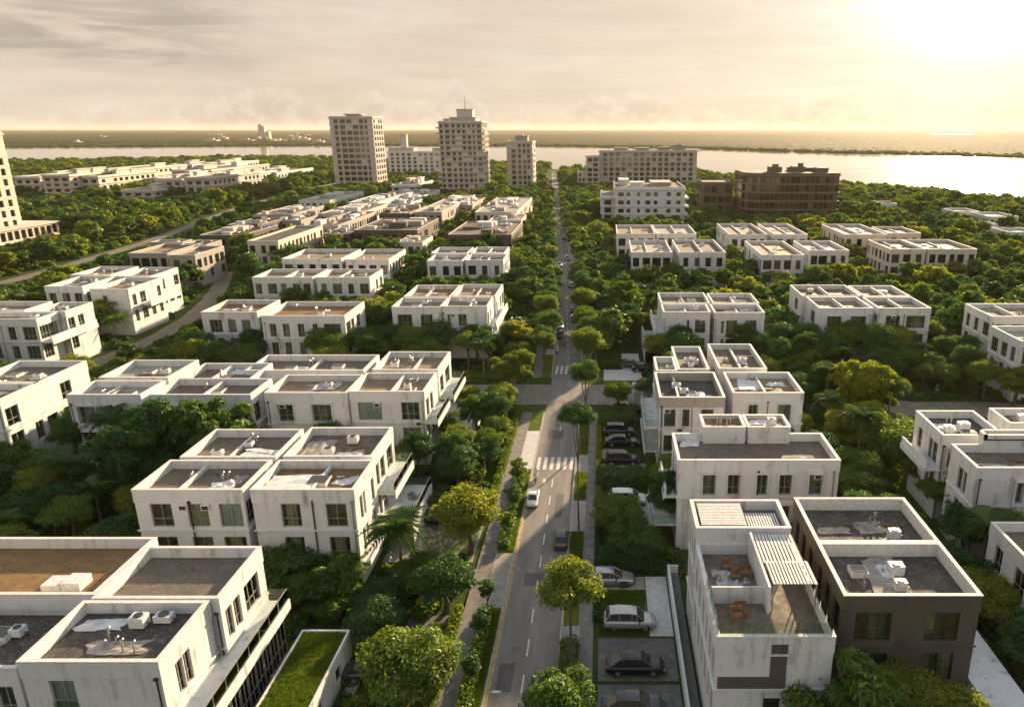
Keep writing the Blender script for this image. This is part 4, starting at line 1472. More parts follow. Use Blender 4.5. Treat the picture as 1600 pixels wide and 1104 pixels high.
# ---- towers and apartment blocks in the distance
class Tower(House):
    def slabbed(self, x0, x1, y0, y1, z1, floors, fcols, scols, z0=0.5, sides='fr', proud=.35, wfrac=(.14, .80), slab=True, drop=0.08):
        if self.org is None:
            self.org = ((x0 + x1) / 2, (y0 + y1) / 2, 0); self.root.location = self.org
        e = self.ext
        self.ext = (x0, x1, y0, y1) if e is None else (min(e[0], x0), max(e[1], x1), min(e[2], y0), max(e[3], y1))
        FOOT.append((x0, x1, y0, y1))
        off, rnd = self.org, self.rnd
        fh = (z1 - z0) / floors
        b = MB(off)
        for s, u0, u1, fx in (('f', x0, x1, y0), ('k', x0, x1, y1), ('l', y0, y1, x0), ('r', y0, y1, x1)):
            rects = []
            cc = {'f': fcols, 'r': scols, 'l': scols}.get(s, []) if s in sides else []
            for k in range(floors):
                for a, c in cc:
                    if rnd.random() < drop: continue
                    rects.append((u0 + (u1 - u0) * a, u0 + (u1 - u0) * c, z0 + fh * (k + wfrac[0]), z0 + fh * (k + wfrac[1])))
            facade(b, s, u0, u1, fx, 0, z1, rects, rev=.7, room=.72)
            for r in rects:
                rr = (round(r[0], 3), round(r[1], 3), r[2], r[3])
                w, hh = round(r[1] - r[0], 2), round(r[3] - r[2], 2)
                u, z = (r[0] + r[1]) / 2, (r[2] + r[3]) / 2
                dd = .5
                p = {'f': (u, fx + dd, z), 'r': (fx - dd, u, z), 'l': (fx + dd, u, z)}[s]
                link('window', win_pane(w, hh, 'pane'), self.root, (p[0] - off[0], p[1] - off[1], p[2]), (0, 0, ROT[s]))
        b.poly([(x0, y0, z1), (x1, y0, z1), (x1, y1, z1), (x0, y1, z1)])
        b.build('wall', [M[self.mat], M['interior']], self.root)
        if slab:
            for k in range(1, floors):
                g = MB(off)
                zz = z0 + fh * k
                o = proud * (1 if rnd.random() > .15 else .4)
                g.box(x0 - o, x1 + o, y0 - o, y0 - .004, zz - .15, zz + .22)
                for s, fx in (('r', x1), ('l', x0)):
                    if s in sides:
                        g.box(*((fx + .004, fx + o) if s == 'r' else (fx - o, fx - .004)), y0, y1, zz - .15, zz + .22)
                g.build('floor_slab', M[self.mat], self.root)
        g = MB(off)
        o = proud + .15
        g.box(x0 - o, x1 + o, y0 - o, y1 + o, z1 + .003, z1 + .5)
        g.box(x0 - .1, x1 + .1, y0 - .1, y0 + .3, z1 + .5, z1 + 1.3); g.box(x1 - .2, x1 + .1, y0 + .3, y1, z1 + .5, z1 + 1.3)
        g.box(x0 - .1, x0 + .2, y0 + .3, y1, z1 + .5, z1 + 1.3)
        g.build('roof', M[self.mat], self.root)
        g = MB(off)
        g.box(x0 + .22, x1 - .22, y0 + .32, y1 - .02, z1 + .502, z1 + .56)
        g.build('roof_deck', M[rnd.choice(['tar', 'beige', 'tar'])], self.root)

    def top(self, x0, x1, y0, y1, z0, z1, name='roof_room', cap=True, mat=None):
        g = MB(self.org)
        g.box(x0, x1, y0, y1, z0, z1)
        if cap: g.box(x0 - .5, x1 + .5, y0 - .5, y1 + .5, z1, z1 + .5)
        return g.build(name, M[mat or self.mat], self.root)


def fcol(n, a=.05, b=.95, f=.62):
    w = (b - a) / n
    return [(a + w * (i + (1 - f) / 2), a + w * (i + (1 + f) / 2)) for i in range(n)]


zc = 537.0
y1_ = (zc - 42 * sin(TH)) / cos(TH)
h = Tower('tall concrete apartment tower with a slim roof slab, leftmost of the three mid-distance towers', 'left tower', cat='apartment tower', name='apartment_tower', group='three apartment towers before the water', seed=100, mat='tower')
h.slabbed(-196, -165.3, y1_, y1_ + 25, 48.6, 12, [(.10, .19), (.235, .36), (.385, .51), (.535, .66), (.685, .78), (.81, .875)], fcol(4, .03, .97, .72), sides='fr', proud=.5, drop=.02)
h.top(-186, -176, y1_ + 6, y1_ + 14, 49.1, 51.0)
g_ = MB(h.org); g_.box(-187.5, -174.5, y1_ + 5, y1_ + 15, 51.0, 51.7); g_.build('roof_canopy', M['tower'], h.root)
h.done()
zc = 486.0
y2_ = (zc - 42 * sin(TH)) / cos(TH)
h = Tower('tallest stepped apartment tower with a mast on its crown', 'mast tower', cat='apartment tower', name='apartment_tower', group='three apartment towers before the water', seed=101, mat='tower')
h.slabbed(-107, -79.2, y2_, y2_ + 25, 45.0, 13, [(.02, .09), (.14, .24), (.29, .37), (.42, .5), (.54, .62), (.66, .74), (.78, .83), (.88, .98)], fcol(5, .02, .98, .7), sides='fr', proud=.9, wfrac=(.15, .75), drop=.12)
h.top(-100, -83.5, y2_ + 3, y2_ + 20, 45.5, 48.2)
h.top(-96, -85.8, y2_ + 6, y2_ + 16, 48.7, 53.2)
h.top(-104, -101, y2_ + 2, y2_ + 5, 45.5, 47.2)
g_ = MB(h.org); g_.tube([(-91, y2_ + 10, 53.7), (-91, y2_ + 10, 57), (-91, y2_ + 10, 61.3)], [.32, .22, .1], 6); g_.build('mast', M['darkframe'], h.root)
for k in range(13):
    for xx in (-108.6, -79.6):
        if (k * 7 + int(xx)) % 5 and k:
            g_ = MB(h.org); zz = .5 + k * 44.5 / 13
            g_.box(xx, xx + 2.2, y2_ - 1.5, y2_ - .95, zz - .1, zz + 1.0); g_.build('balcony', M['tower'], h.root)
h.done()
zc = 510.0
y3_ = (zc - 42 * sin(TH)) / cos(TH)
h = Tower('short slim apartment tower with a glazed central strip, nearest the street end', 'small tower', cat='apartment tower', name='apartment_tower', group='three apartment towers before the water', seed=102, mat='tower')
h.slabbed(-67, -49.3, y3_, y3_ + 21, 32.2, 9, [(.18, .34), (.43, .55), (.62, .74), (.78, .9)], fcol(4, .03, .97, .7), sides='fr', proud=.5)
h.top(-61.5, -53, y3_ + 5, y3_ + 13, 32.7, 36.4, mat='grey')
h.top(-60, -56, y3_ + 6, y3_ + 9, 36.9, 37.6, cap=False)
h.done()
zc = 673.0
y4_ = (zc - 42 * sin(TH)) / cos(TH)
h = Tower('long five-storey apartment block standing between the two tallest towers', 'long block between the towers', cat='apartment block', name='apartment_block', seed=103, mat='white', group='pale apartment blocks')
h.slabbed(-197, -128, y4_, y4_ + 22, 20.6, 6, fcol(13, .02, .98, .55), [], sides='f', proud=.5)
h.top(-197, -174, y4_ + 4, y4_ + 16, 21.1, 24.5, mat='tower'); h.top(-186, -180.5, y4_ + 6, y4_ + 11, 25, 36, mat='tower')
h.top(-157, -131, y4_ + 4, y4_ + 16, 21.1, 24.2, mat='tower')
h.done()
zc = 549.0
y5_ = (zc - 42 * sin(TH)) / cos(TH)
h = Tower('broad terraced apartment block with curved roof pavilions in front of the water', 'broad terraced block', cat='apartment block', name='apartment_block', seed=104, mat='tower', group='pale apartment blocks')
h.slabbed(-4, 68, y5_, y5_ + 26, 25.0, 7, fcol(15, .03, .97, .66), fcol(5), sides='fl', proud=.7, drop=.15)
h.slabbed(-13.5, -4.2, y5_ - 8, y5_ + 20, 21.5, 6, fcol(2, .05, .95, .8), fcol(5), sides='fl', proud=.8)
h.slabbed(-20, -13.8, y5_ - 6, y5_ + 12, 10.6, 3, fcol(2, .1, .9, .6), fcol(3), sides='fl', proud=.4)
h.top(7, 17, y5_ + 5, y5_ + 15, 25.5, 27.6, mat='grey'); h.top(23, 33, y5_ + 5, y5_ + 15, 25.5, 27.4, mat='grey')
h.top(40, 48, y5_ + 4, y5_ + 12, 25.5, 28.0, mat='grey'); h.top(52, 60, y5_ + 6, y5_ + 15, 25.5, 29.6, mat='grey'); h.top(54, 57, y5_ + 7, y5_ + 9, 30.1, 30.9, cap=False)
g_ = MB(h.org); g_.tube([(65, y5_ + 9, 26.3), (65, y5_ + 9, 26.8)], 7.5, 20); g_.tube([(65, y5_ + 9, 25.5), (65, y5_ + 9, 26.35)], 1.2, 10); g_.build('roof_canopy', M['tower'], h.root)
h.done()
zc = 337.0
y6_ = (zc - 42 * sin(TH)) / cos(TH)
h = Tower('white four-storey apartment block with a curved side parapet right of the far street', 'white apartment block', cat='apartment block', name='apartment_block', seed=105, mat='white', group='pale apartment blocks')
h.slabbed(4.5, 36.3, y6_, y6_ + 40, 15.2, 4, [(.05, .13), (.17, .22), (.32, .36), (.44, .51), (.56, .61), (.74, .8), (.88, .94)], fcol(8, .03, .97, .6), sides='fl', proud=.3, wfrac=(.25, .72), drop=.05)
h.slabbed(-1.5, 4.3, y6_ + 6, y6_ + 40, 11.0, 3, fcol(1, .1, .9, .7), fcol(8, .03, .97, .7), sides='fl', proud=.6)
h.top(12, 18, y6_ + 8, y6_ + 16, 15.7, 17.6); h.top(22, 31, y6_ + 14, y6_ + 30, 15.7, 17.2, mat='grey'); h.top(7, 11, y6_ + 20, y6_ + 33, 15.7, 18.0)
for k in range(4):
    crumple(12 + 5 * k, 16 + 5 * k, y6_ + 2, y6_ + 6, 15.75, h.rnd, 'sheet', .5, 'sheeting', h.root, h.org)
for k in range(3):
    g_ = MB(h.org); zz = 3.6 + 3.7 * k
    g_.box(36.6, 38.2, y6_ - .3, y6_ + 14, zz, zz + .9); g_.build('balcony', M['white'], h.root)
h.done()

# brown office with banded glazing and a rounded corner
zc = 356.0
y7_ = (zc - 42 * sin(TH)) / cos(TH)
h = Tower('brown glazed office block with rounded corner and pale floor bands', 'brown office', cat='office block', name='office_block', seed=106, mat='umber', group=None)
h.org = (90, y7_ + 10, 0); h.root.location = h.org
h.ext = (66, 113, y7_, y7_ + 30); FOOT.append((66, 113, y7_, y7_ + 30)); FOOT.append((48, 66, y7_ + 12, y7_ + 40))
out = [(112.4, y7_ + 30), (112.4, y7_)] + [(112.4 - 36 * t, y7_ - 0.6 * sin(pi * t)) for t in (.2, .4, .6, .8, 1.0)]
for k in range(1, 8):
    a = pi / 2 * k / 7
    out.append((76.4 - 9.6 * sin(a), y7_ + 9.6 - 9.6 * cos(a)))
out.append((66.8, y7_ + 30))
cx_, cy_ = 90.0, y7_ + 14


def ring(b, pts, grow, z0, z1, m=0, cap=True):
    q = []
    for x, y in pts:
        v = Vector((x - cx_, y - cy_)); v = v + v.normalized() * grow
        q.append((cx_ + v.x, cy_ + v.y))
    n = len(q)
    for i in range(n):
        a, c = q[i], q[(i + 1) % n]
        b.poly([(c[0], c[1], z0), (a[0], a[1], z0), (a[0], a[1], z1), (c[0], c[1], z1)], m)
    if cap:
        b.poly([(x, y, z1) for x, y in q][::-1], m); b.poly([(x, y, z0) for x, y in q], m)


b_ = MB(h.org); ring(b_, out, -.6, 0, 20.6); b_.build('wall', M['umber'], h.root)
zf = [0.3, 4.4, 8.4, 12.4, 16.4, 20.4]
for k in range(1, 6):
    b_ = MB(h.org); ring(b_, out, .12, zf[k] - .35, zf[k] + .15); b_.build('floor_slab', M['bronze'], h.root)
for k in range(0, 5):
    for i in range(1, len(out) - 1):
        a, c = Vector(out[i]), Vector(out[i + 1])
        L = (c - a).length
        n = max(1, int(L / 2.3))
        for j in range(n):
            m_ = a + (c - a) * ((j + .5) / n)
            if h.rnd.random() < .05: continue
            d_ = (c - a).normalized()
            wv = round(L / n * .82, 2)
            ang = math.atan2(d_.y, d_.x) + pi
            inward = Vector((cx_, cy_)) - m_; inward.normalize()
            p = m_ + inward * .42
            link('window', win_pane(wv, 2.9, 'pane'), h.root, (p.x - h.org[0], p.y - h.org[1], (zf[k] + zf[k + 1]) / 2 - .1), (0, 0, ang))
b_ = MB(h.org); ring(b_, out, -.2, 20.65, 21.5); b_.build('parapet', M['umber'], h.root)
for (xa, xb, ya, yb, zt) in ((80, 86, 8, 14, 24), (82, 84.5, 9, 12, 25.2), (92, 98, 10, 18, 24.0), (95, 97, 11, 14, 25.6), (103, 108, 6, 14, 23.6), (92, 110, 16, 24, 23.2)):
    g_ = MB(h.org); g_.box(xa, xb, y7_ + ya, y7_ + yb, 21.5, zt); g_.build('roof_room', M['umber'], h.root)
h.done()
h = Tower('dark low wing with pale floor edges left of the brown office', 'dark low wing', cat='office block', name='office_block', seed=107, mat='umber')
h.slabbed(49, 64, y7_ + 16, y7_ + 40, 15, 3, fcol(4, .04, .96, .85), fcol(4, .04, .96, .85), sides='fl', proud=.6)
h.done()

# tower at the left frame edge on its podium
h = Tower('sunlit tower rising from a podium at the left frame edge', 'tower at the left edge', cat='apartment tower', name='apartment_tower', seed=108, mat='cream', group=None)
h.slabbed(-262, -231.6, 252, 295, 39.5, 10, fcol(8, .04, .96, .5), fcol(9, .03, .97, .5), sides='fr', proud=.25, drop=.06)
h.top(-255, -236, 265, 290, 40, 43)
b_ = MB(h.org)
facade(b_, 'r', 236, 306, -225.6, 0, 5.0, [(238 + 3.4 * k, 240.6 + 3.4 * k, 1.0, 4.3) for k in range(20)], rev=.6, room=.7)
facade(b_, 'f', -262, -225.6, 236, 0, 5.0, [])
facade(b_, 'k', -262, -225.6, 306, 0, 5.0, [])
b_.box(-262, -224.8, 235, 306.6, 5.0, 5.5)
b_.build('podium', [M['cream'], M['interior']], h.root)
for k in range(20):
    link('window', win_pane(2.6, 3.3, 'pane'), h.root, (-226.1 - h.org[0], 239.3 + 3.4 * k - h.org[1], 2.65), (0, 0, ROT['r']))
FOOT.append((-262, -224, 235, 307))
h.done()

# pale complexes on the far left
def complex_(label, short, seed, bl, z, mat='white'):
    h = Tower(label, short, cat='apartment block', name='apartment_block', seed=seed, mat=mat, group='pale apartment blocks')
    for i, (xl, xr, yf, yb, zz) in enumerate(bl):
        a, c, d2 = P(xl, yf, zz), P(xr, yf, zz), P(xl, yb, zz)
        n = max(3, int((c.x - a.x) / 5.5)); m = max(3, int((d2.y - a.y) / 6))
        h.slabbed(a.x, c.x, a.y, d2.y, zz, max(1, int(round(zz / 3.8))), fcol(n, .03, .97, .62), fcol(m, .03, .97, .6), sides='fr', proud=.7, wfrac=(.18, .72), drop=.12)
        for k in range(h.rnd.randint(2, 4)):
            xa = a.x + (c.x - a.x) * h.rnd.uniform(.05, .75); ya = a.y + (d2.y - a.y) * h.rnd.uniform(.15, .7)
            h.top(xa, xa + (c.x - a.x) * .16, ya, ya + (d2.y - a.y) * .2, zz + .5, zz + h.rnd.uniform(2.0, 3.6), mat=h.rnd.choice(['cream', 'tower', 'white']))
    h.done()


complex_('long white balconied block behind the tower at the left edge', 'long balconied block', 120, [(22, 62, 279, 270, 11.8), (65, 108, 276, 267, 13.6), (111, 153, 278, 269, 12.2), (158, 205, 279, 265, 9.0), (165, 214, 266, 259, 14.0)], 12, 'cream')
complex_('white block with yellow-lit terraces beyond the left trees', 'block with lit terraces', 121, [(243, 284, 282, 272, 11.4), (288, 330, 280, 270, 12.6), (190, 240, 300, 290, 6.0), (268, 330, 268, 258, 12.5)], 12, 'tower')
complex_('low pale block behind the lit terraces', 'low pale block', 122, [(336, 372, 276, 268, 9.0), (372, 432, 272, 264, 7.5)], 9)
complex_('distant white roofs at the edge of the left woods', 'distant white roofs', 123, [(262, 300, 259, 254, 8.5), (318, 352, 257, 252, 9.0)], 9)
complex_('small pale block just right of the left tower base', 'small pale block', 124, [(612, 650, 292, 284, 6.0)], 6)

# far bank: one slim tower and scattered pale buildings
p0 = P(412, 219, 0)
h = Tower('slim lone tower far across the water', 'lone far tower', cat='apartment tower', name='apartment_tower', seed=130, mat='tower', group=None)
h.org = (p0.x, p0.y, 0); h.root.location = h.org
b_ = MB(h.org)
for dx_, w_, zt in ((0, 11, 50), (13, 7, 30), (-2, 5, 55)):
    b_.box(p0.x + dx_ - w_, p0.x + dx_ + w_, p0.y - 10 + dx_, p0.y + 10 + dx_, 0, zt)
b_.build('wall', M['tower'], h.root)
r_ = random.Random(5)
fb = []
for i in range(20):
    px = r_.choice([r_.uniform(60, 520), r_.uniform(300, 520), r_.uniform(380, 500)]); py = r_.uniform(208, 222)
    c = P(px, py, 8)
    w_, d_, z_ = r_.uniform(8, 24), r_.uniform(8, 14), r_.uniform(7, 11)
    b_ = MB((c.x, c.y, 0))
    b_.box(c.x - w_, c.x + w_, c.y - d_, c.y + d_, 0, z_); b_.box(c.x - w_ * .4, c.x + w_ * .3, c.y - d_ * .5, c.y + d_ * .4, z_, z_ + 4)
    o = b_.build('far_building', M[r_.choice(['tower', 'grey'])]); o.location = (c.x, c.y, 0)
    tag(o, 'tiny pale building in the woods across the water', 'building', 'tiny buildings across the water')

# white barrel-roofed canopy at the mouth of the side street
c0, c1 = P(990, 636, 0), P(1018, 636, 0)
b_ = MB((c0.x, c0.y, 0))
xa, xb, ya, yb = c0.x, c1.x + .3, c0.y, c0.y + 4
b_.box(xa, xb, ya, ya + .15, 0, 2.4); b_.box(xa, xa + .15, ya + .15, yb, 0, 2.4); b_.box(xb - .15, xb, ya + .15, yb, 0, 2.4)
for k in range(8):
    a, c = pi * k / 8, pi * (k + 1) / 8
    ym, ry = (ya + yb) / 2, (yb - ya) / 2 + .1
    b_.poly([(xa - .1, ym - ry * cos(a), 2.41 + .8 * sin(a)), (xb + .1, ym - ry * cos(a), 2.41 + .8 * sin(a)), (xb + .1, ym - ry * cos(c), 2.41 + .8 * sin(c)), (xa - .1, ym - ry * cos(c), 2.41 + .8 * sin(c))])
for xx in (xa - .1, xb + .1):
    b_.poly([(xx, (ya + yb) / 2 - ((yb - ya) / 2 + .1) * cos(pi * k / 8), 2.41 + .8 * sin(pi * k / 8)) for k in range(9)])
o = b_.build('carport', M['white']); o.location = (c0.x, c0.y, 0)
tag(o, 'white barrel-roofed shelter beside the side street', 'shelter')
FOOT.append((xa, xb, ya, yb))

# ------------------------------------------------------------------ vegetation
def leaves_np(pts, nrm, size, r, aspect=0.55, jitter=0.7):
    """one small four-cornered leaf per point"""
    n = len(pts)
    nr = nrm + r.normal(0, jitter, (n, 3))
    nr /= np.linalg.norm(nr, axis=1, keepdims=True) + 1e-9
    a = np.cross(nr, r.normal(0, 1, (n, 3)))
    a /= np.linalg.norm(a, axis=1, keepdims=True) + 1e-9
    b = np.cross(nr, a)
    s = (size * r.uniform(.7, 1.35, n))[:, None]
    a = a * s; b = b * s * aspect
    bend = nr * s * 0.18
    v = np.stack([pts - a, pts - b + bend, pts + a, pts + b + bend], 1)
    return v.reshape(-1, 3), np.arange(4 * n).reshape(n, 4)


def leaf_mesh(name, pts, nrm, size, r, mat, aspect=.55, jitter=.7):
    v, f = leaves_np(pts, nrm, size, r, aspect, jitter)
    me = np_mesh(name, v, f, [mat])
    at = me.attributes.new('leaf', 'FLOAT', 'FACE')
    at.data.foreach_set('value', r.random(len(f)).astype(np.float32))
    return me


def crown(name, seed, clumps, per, size, mat, vs=0.8, flat=0.0, cr=(.26, .42), spread=0.78, aspect=.55):
    r = np.random.default_rng(seed)
    P_, N_ = [], []
    for i in range(clumps):
        while True:
            c = r.uniform(-1, 1, 3)
            l = np.linalg.norm(c)
            if .35 < l < 1: break
        c = c / l * (l ** .5) * spread * r.uniform(.75, 1.12)
        c[2] *= vs
        if c[2] < -.35 * vs: c[2] *= .55
        c[2] -= flat * (c[0] ** 2 + c[1] ** 2)
        rad_ = r.uniform(*cr)
        d_ = r.normal(0, 1, (per, 3)); d_ /= np.linalg.norm(d_, axis=1, keepdims=True)
        d_[:, 2] = np.where(d_[:, 2] < -.3, -d_[:, 2] * .6, d_[:, 2])
        sh = rad_ * r.uniform(.45, 1.08, per)[:, None] * np.array([1, 1, .8])
        P_.append(c + d_ * sh); N_.append(d_ + np.array([0, 0, .5]))
    n = clumps * per // 5
    d_ = r.normal(0, 1, (n, 3)); d_ /= np.linalg.norm(d_, axis=1, keepdims=True)
    P_.append(d_ * r.uniform(.1, .6, n)[:, None] * np.array([1, 1, vs])); N_.append(d_)
    return leaf_mesh(name, np.concatenate(P_), np.concatenate(N_), size, r, mat, aspect)


def trunk_mesh(name, seed, limbs=5, spread=.5, r0=.075, mat='bark'):
    r = random.Random(seed)
    b = MB()
    w = [(r.uniform(-.05, .05), r.uniform(-.05, .05)) for _ in range(4)]
    b.tube([(0, 0, 0), (w[0][0], w[0][1], .3), (w[1][0], w[1][1], .62), (w[2][0], w[2][1], .95)], [r0 * 1.25, r0, r0 * .8, r0 * .35], 7)
    for k in range(limbs):
        a = 2 * pi * k / limbs + r.uniform(-.4, .4)
        z0 = r.uniform(.55, .8)
        s = spread * r.uniform(.7, 1.2)
        b.tube([(w[1][0], w[1][1], z0), (cos(a) * s * .5, sin(a) * s * .5, z0 + .17), (cos(a) * s, sin(a) * s, z0 + .38)], [r0 * .5, r0 * .36, r0 * .13], 5)
    return b.mesh(name, M[mat])


TR = [trunk_mesh('trunk', s) for s in (1, 2, 3)]
NEARC = [crown('crown', 10 + i, 38, 330, .048, M[m], vs=v, flat=f, aspect=.42) for i, (m, v, f) in enumerate((('leaf', .8, 0), ('leafy', .72, .12), ('leafd', .85, 0), ('leaf', .95, 0), ('leafy', .85, .05), ('leafd', .7, .1)))]
TALLC = [crown('crown', 30 + i, 34, 300, .055, M[m], vs=.75, flat=.15, aspect=.4) for i, m in enumerate(('leafy', 'leaf'))]
FEATH = [crown('crown', 40 + i, 52, 270, .080, M[m], vs=.9, cr=(.16, .30), spread=.98, aspect=.22) for i, m in enumerate(('leaf', 'leafy'))]
MIDC = [crown('crown', 50 + i, 22, 60, .115, M[m], vs=.8) for i, m in enumerate(('leaf', 'leafy', 'leafd', 'leaf', 'leafd'))]
SLIMC = [crown('crown', 60 + i, 26, 110, .11, M['leaf'], vs=2.6, cr=(.3, .5), spread=.8) for i in range(2)]


def frond_mesh(seed, L=1.0, droop=.55):
    r = np.random.default_rng(seed)
    b = MB()
    n = 15
    spine = []
    for i in range(n + 1):
        t = i / n
        spine.append(Vector((t * L * (1 - .18 * t), 0, L * (.42 * t - droop * 1.25 * t * t))))
    for a, c in zip(spine, spine[1:]):
        w = .012
        b.poly([a + Vector((0, -w, 0)), c + Vector((0, -w, 0)), c + Vector((0, w, 0)), a + Vector((0, w, 0))])
    for i in range(2, n + 1):
        t = i / n
        ll = L * .36 * math.sin(pi * min(.97, .16 + t * .84)) + .05
        for s in (-1, 1):
            p = spine[i]; q0 = spine[i - 1]
            tip = p + Vector((ll * .55, s * ll * .9, -ll * (.28 + .3 * r.random())))
            m_ = (p + tip) / 2 + Vector((0, 0, ll * .10))
            wd = Vector((.028, 0, 0)) * L
            b.poly([q0 * .35 + p * .65 - wd, m_ - wd * .9, tip, m_ + wd * .9, p + wd] if s < 0 else [p + wd, m_ + wd * .9, tip, m_ - wd * .9, q0 * .35 + p * .65 - wd])
    return b.mesh('frond', M['palm'])


FRONDS = [frond_mesh(s, 1.0, d_) for s, d_ in ((1, .5), (2, .7), (3, .9))]
b_ = MB(); b_.tube([(0, 0, 0), (.02, 0, .3), (.03, .01, .7), (.02, 0, 1.0)], [.21, .15, .13, .15], 8)
PTRUNK = b_.mesh('trunk', M['palmbark'])
TREES = []                       # (x, y, R, z-top) of planted trees


def tree(name, x, y, R, hc, cm, label, group, cat='tree', vs=1.0, rz=None, tr=None, thin=1.0, lean=0.0):
    t = empty(name, (x, y, 0), label, cat, group, random.uniform(0, 6.28) if rz is None else rz)
    tm = link('trunk', tr or random.choice(TR), t, (0, 0, 0), (0, 0, 0), (R * thin, R * thin, hc))
    link('crown', cm, t, (0, 0, hc), (0, 0, random.uniform(0, 6.28)), (R, R, R * vs))
    TREES.append((x, y, R))
    return t


def palm(x, y, hgt, L, label, group='palms in the gardens'):
    t = empty('palm_tree', (x, y, 0), label, 'palm', group, random.uniform(0, 6.28))
    link('trunk', PTRUNK, t, scl=(1, 1, hgt))
    n = 17
    for k in range(n):
        a = 2.4 * k
        up = 1.05 - 1.25 * (k / n)
        s = L * random.uniform(.85, 1.12)
        link('frond', FRONDS[k % 3], t, (.02, 0, hgt), Euler((random.uniform(-.3, .3), -up * .75, a), 'XYZ'), (s, s, s))
    TREES.append((x, y, L * .6))
    return t


ST = 'street trees along the verge'
# prominent trees, one by one: base pixel (or crown pixel and distance)
def gx(px, D): return (px - CX) * (D * cos(TH) + H * sin(TH)) / F


tree('street_tree', -2.75, 50.0, 2.75, 7.6, TALLC[0], 'round-crowned street tree on the right verge beside the silver car', ST, thin=.62, vs=.95)
tree('street_tree', -2.85, 71.2, 2.05, 13.6, TALLC[1], 'very tall thin-stemmed street tree on the right verge by the lower zebra crossing', ST, thin=.6, vs=.9)
tree('street_tree', -2.6, 93.0, 2.2, 11.0, TALLC[1], 'tall street tree with shaggy crown at the right mouth of the junction', ST, thin=.6, vs=1.2)
tree('street_tree', -3.0, 39.5, 2.6, 6.2, TALLC[0], 'yellow-green street tree cut by the bottom frame edge', ST, thin=.7)
for (D, px, R, hc, cm, lab, vs) in (
        (45.5, 640, 3.9, 3.9, NEARC[1], 'big golden-tipped tree at the bottom beside the left pavement', .85),
        (57, 697, 3.1, 3.6, NEARC[0], 'dense dark green tree beside the left pavement above the golden-tipped one', .9),
        (66.5, 735, 3.5, 4.7, NEARC[4], 'round bright tree over the parked dark car by the left pavement', .95),
        (113, 803, 3.4, 5.2, FEATH[1], 'spreading tree at the left corner of the junction', .8),
        (99, 772, 3.1, 4.0, NEARC[2], 'dark rounded tree just below the left corner of the junction', .95),
        (77.5, 238, 5.2, 6.9, FEATH[0], 'big feathery tree in front of the pale-roofed house', 1.0),
        (79.5, 352, 4.6, 7.6, FEATH[1], 'big bushy tree with pinkish seed heads left of the tan-roofed house', 1.0),
        (38.8, 1322, 4.6, 4.4, FEATH[0], 'bright green leafy tree at the bottom in front of the dark brown house', .9),
        (103, 1350, 5.2, 4.8, FEATH[1], 'big yellow-green tree between the pavilion house and the yard', 1.0),
        (93, 1330, 4.0, 3.6, FEATH[1], 'low yellow-green tree right of the pavilion house', .9),
        (86, 1395, 4.6, 4.0, NEARC[1], 'spreading tree in front of the angular house at the right', .9),
        (69, 970, 2.9, 3.4, NEARC[2], 'dark dense tree between the two paved bays on the right', .95),
        (65, 995, 2.7, 2.9, NEARC[2], 'lower dark tree against the white deck wall on the right', .9),
        (72.5, 952, 2.1, 2.5, NEARC[0], 'small dark tree beside the right pavement hedge', .9),
        (70, 1046, 2.3, 5.0, FEATH[0], 'upright leafy tree touching the corner of the pergola house', 1.2),
        (70, 500, 2.4, 2.2, NEARC[0], 'shrubby tree at the foot of the three-storey block', .8),
        (62, 470, 2.6, 2.0, NEARC[2], 'low dark tree below the three-storey block', .8),
        (62, 545, 2.4, 2.3, NEARC[4], 'low leafy tree at the corner of the three-storey block', .8),
        (74, 650, 1.5, 1.9, NEARC[4], 'small golden shrub-like tree below the terraces of the three-storey block', .9),
        (56, 600, 2.5, 2.4, NEARC[2], 'low dark tree behind the grass-roofed annex', .9),
        (83.5, 655, 2.3, 4.3, NEARC[2], 'dark leafy tree covering the corner of the junction terrace house', 1.3),
        (66, 1500, 3.0, 4.0, NEARC[0], 'leafy tree in the thicket below the angular house', .9),
        (64, 1560, 3.1, 3.8, NEARC[3], 'rounded tree in the thicket nearest the right frame edge', .9),
        (80, 1440, 2.9, 3.6, FEATH[0], 'feathery tree left of the angular house', .9),
        (74, 1468, 2.8, 3.4, NEARC[1], 'golden-green tree at the corner of the angular house', .9),
        (58, 1545, 2.6, 3.2, NEARC[2], 'dark tree beside the side terrace of the dark brown house', .9),
        (112, 1535, 3.2, 4.6, NEARC[0], 'green tree before the rounded right-edge house', .9),
        (108, 1585, 3.2, 4.4, FEATH[1], 'golden feathery tree before the rounded right-edge house', .9),
        (118, 1500, 3.0, 4.8, NEARC[3], 'round tree left of the rounded right-edge house', .9),
        (79, 88, 3.0, 4.4, NEARC[0], 'broad tree in front of the bay-windowed left-edge house', .9),
        (87, 122, 2.8, 4.8, NEARC[3], 'rounded tree at the right wall of the bay-windowed left-edge house', .9),
        (95, 142, 2.6, 4.4, NEARC[1], 'golden tree at the far corner of the bay-windowed left-edge house', .9),
        (110, 70, 3.0, 4.6, NEARC[2], 'dark tree below the white left-edge house', .9),
        (114, 125, 3.0, 4.8, NEARC[4], 'bright tree at the right corner of the white left-edge house', .9),
        (83, 715, 2.8, 3.6, FEATH[0], 'shaggy palm-like tree in the garden below the junction', .95)):
    tree('broadleaf_tree', gx(px, D), D, R, hc, cm, lab, 'garden trees', vs=vs)
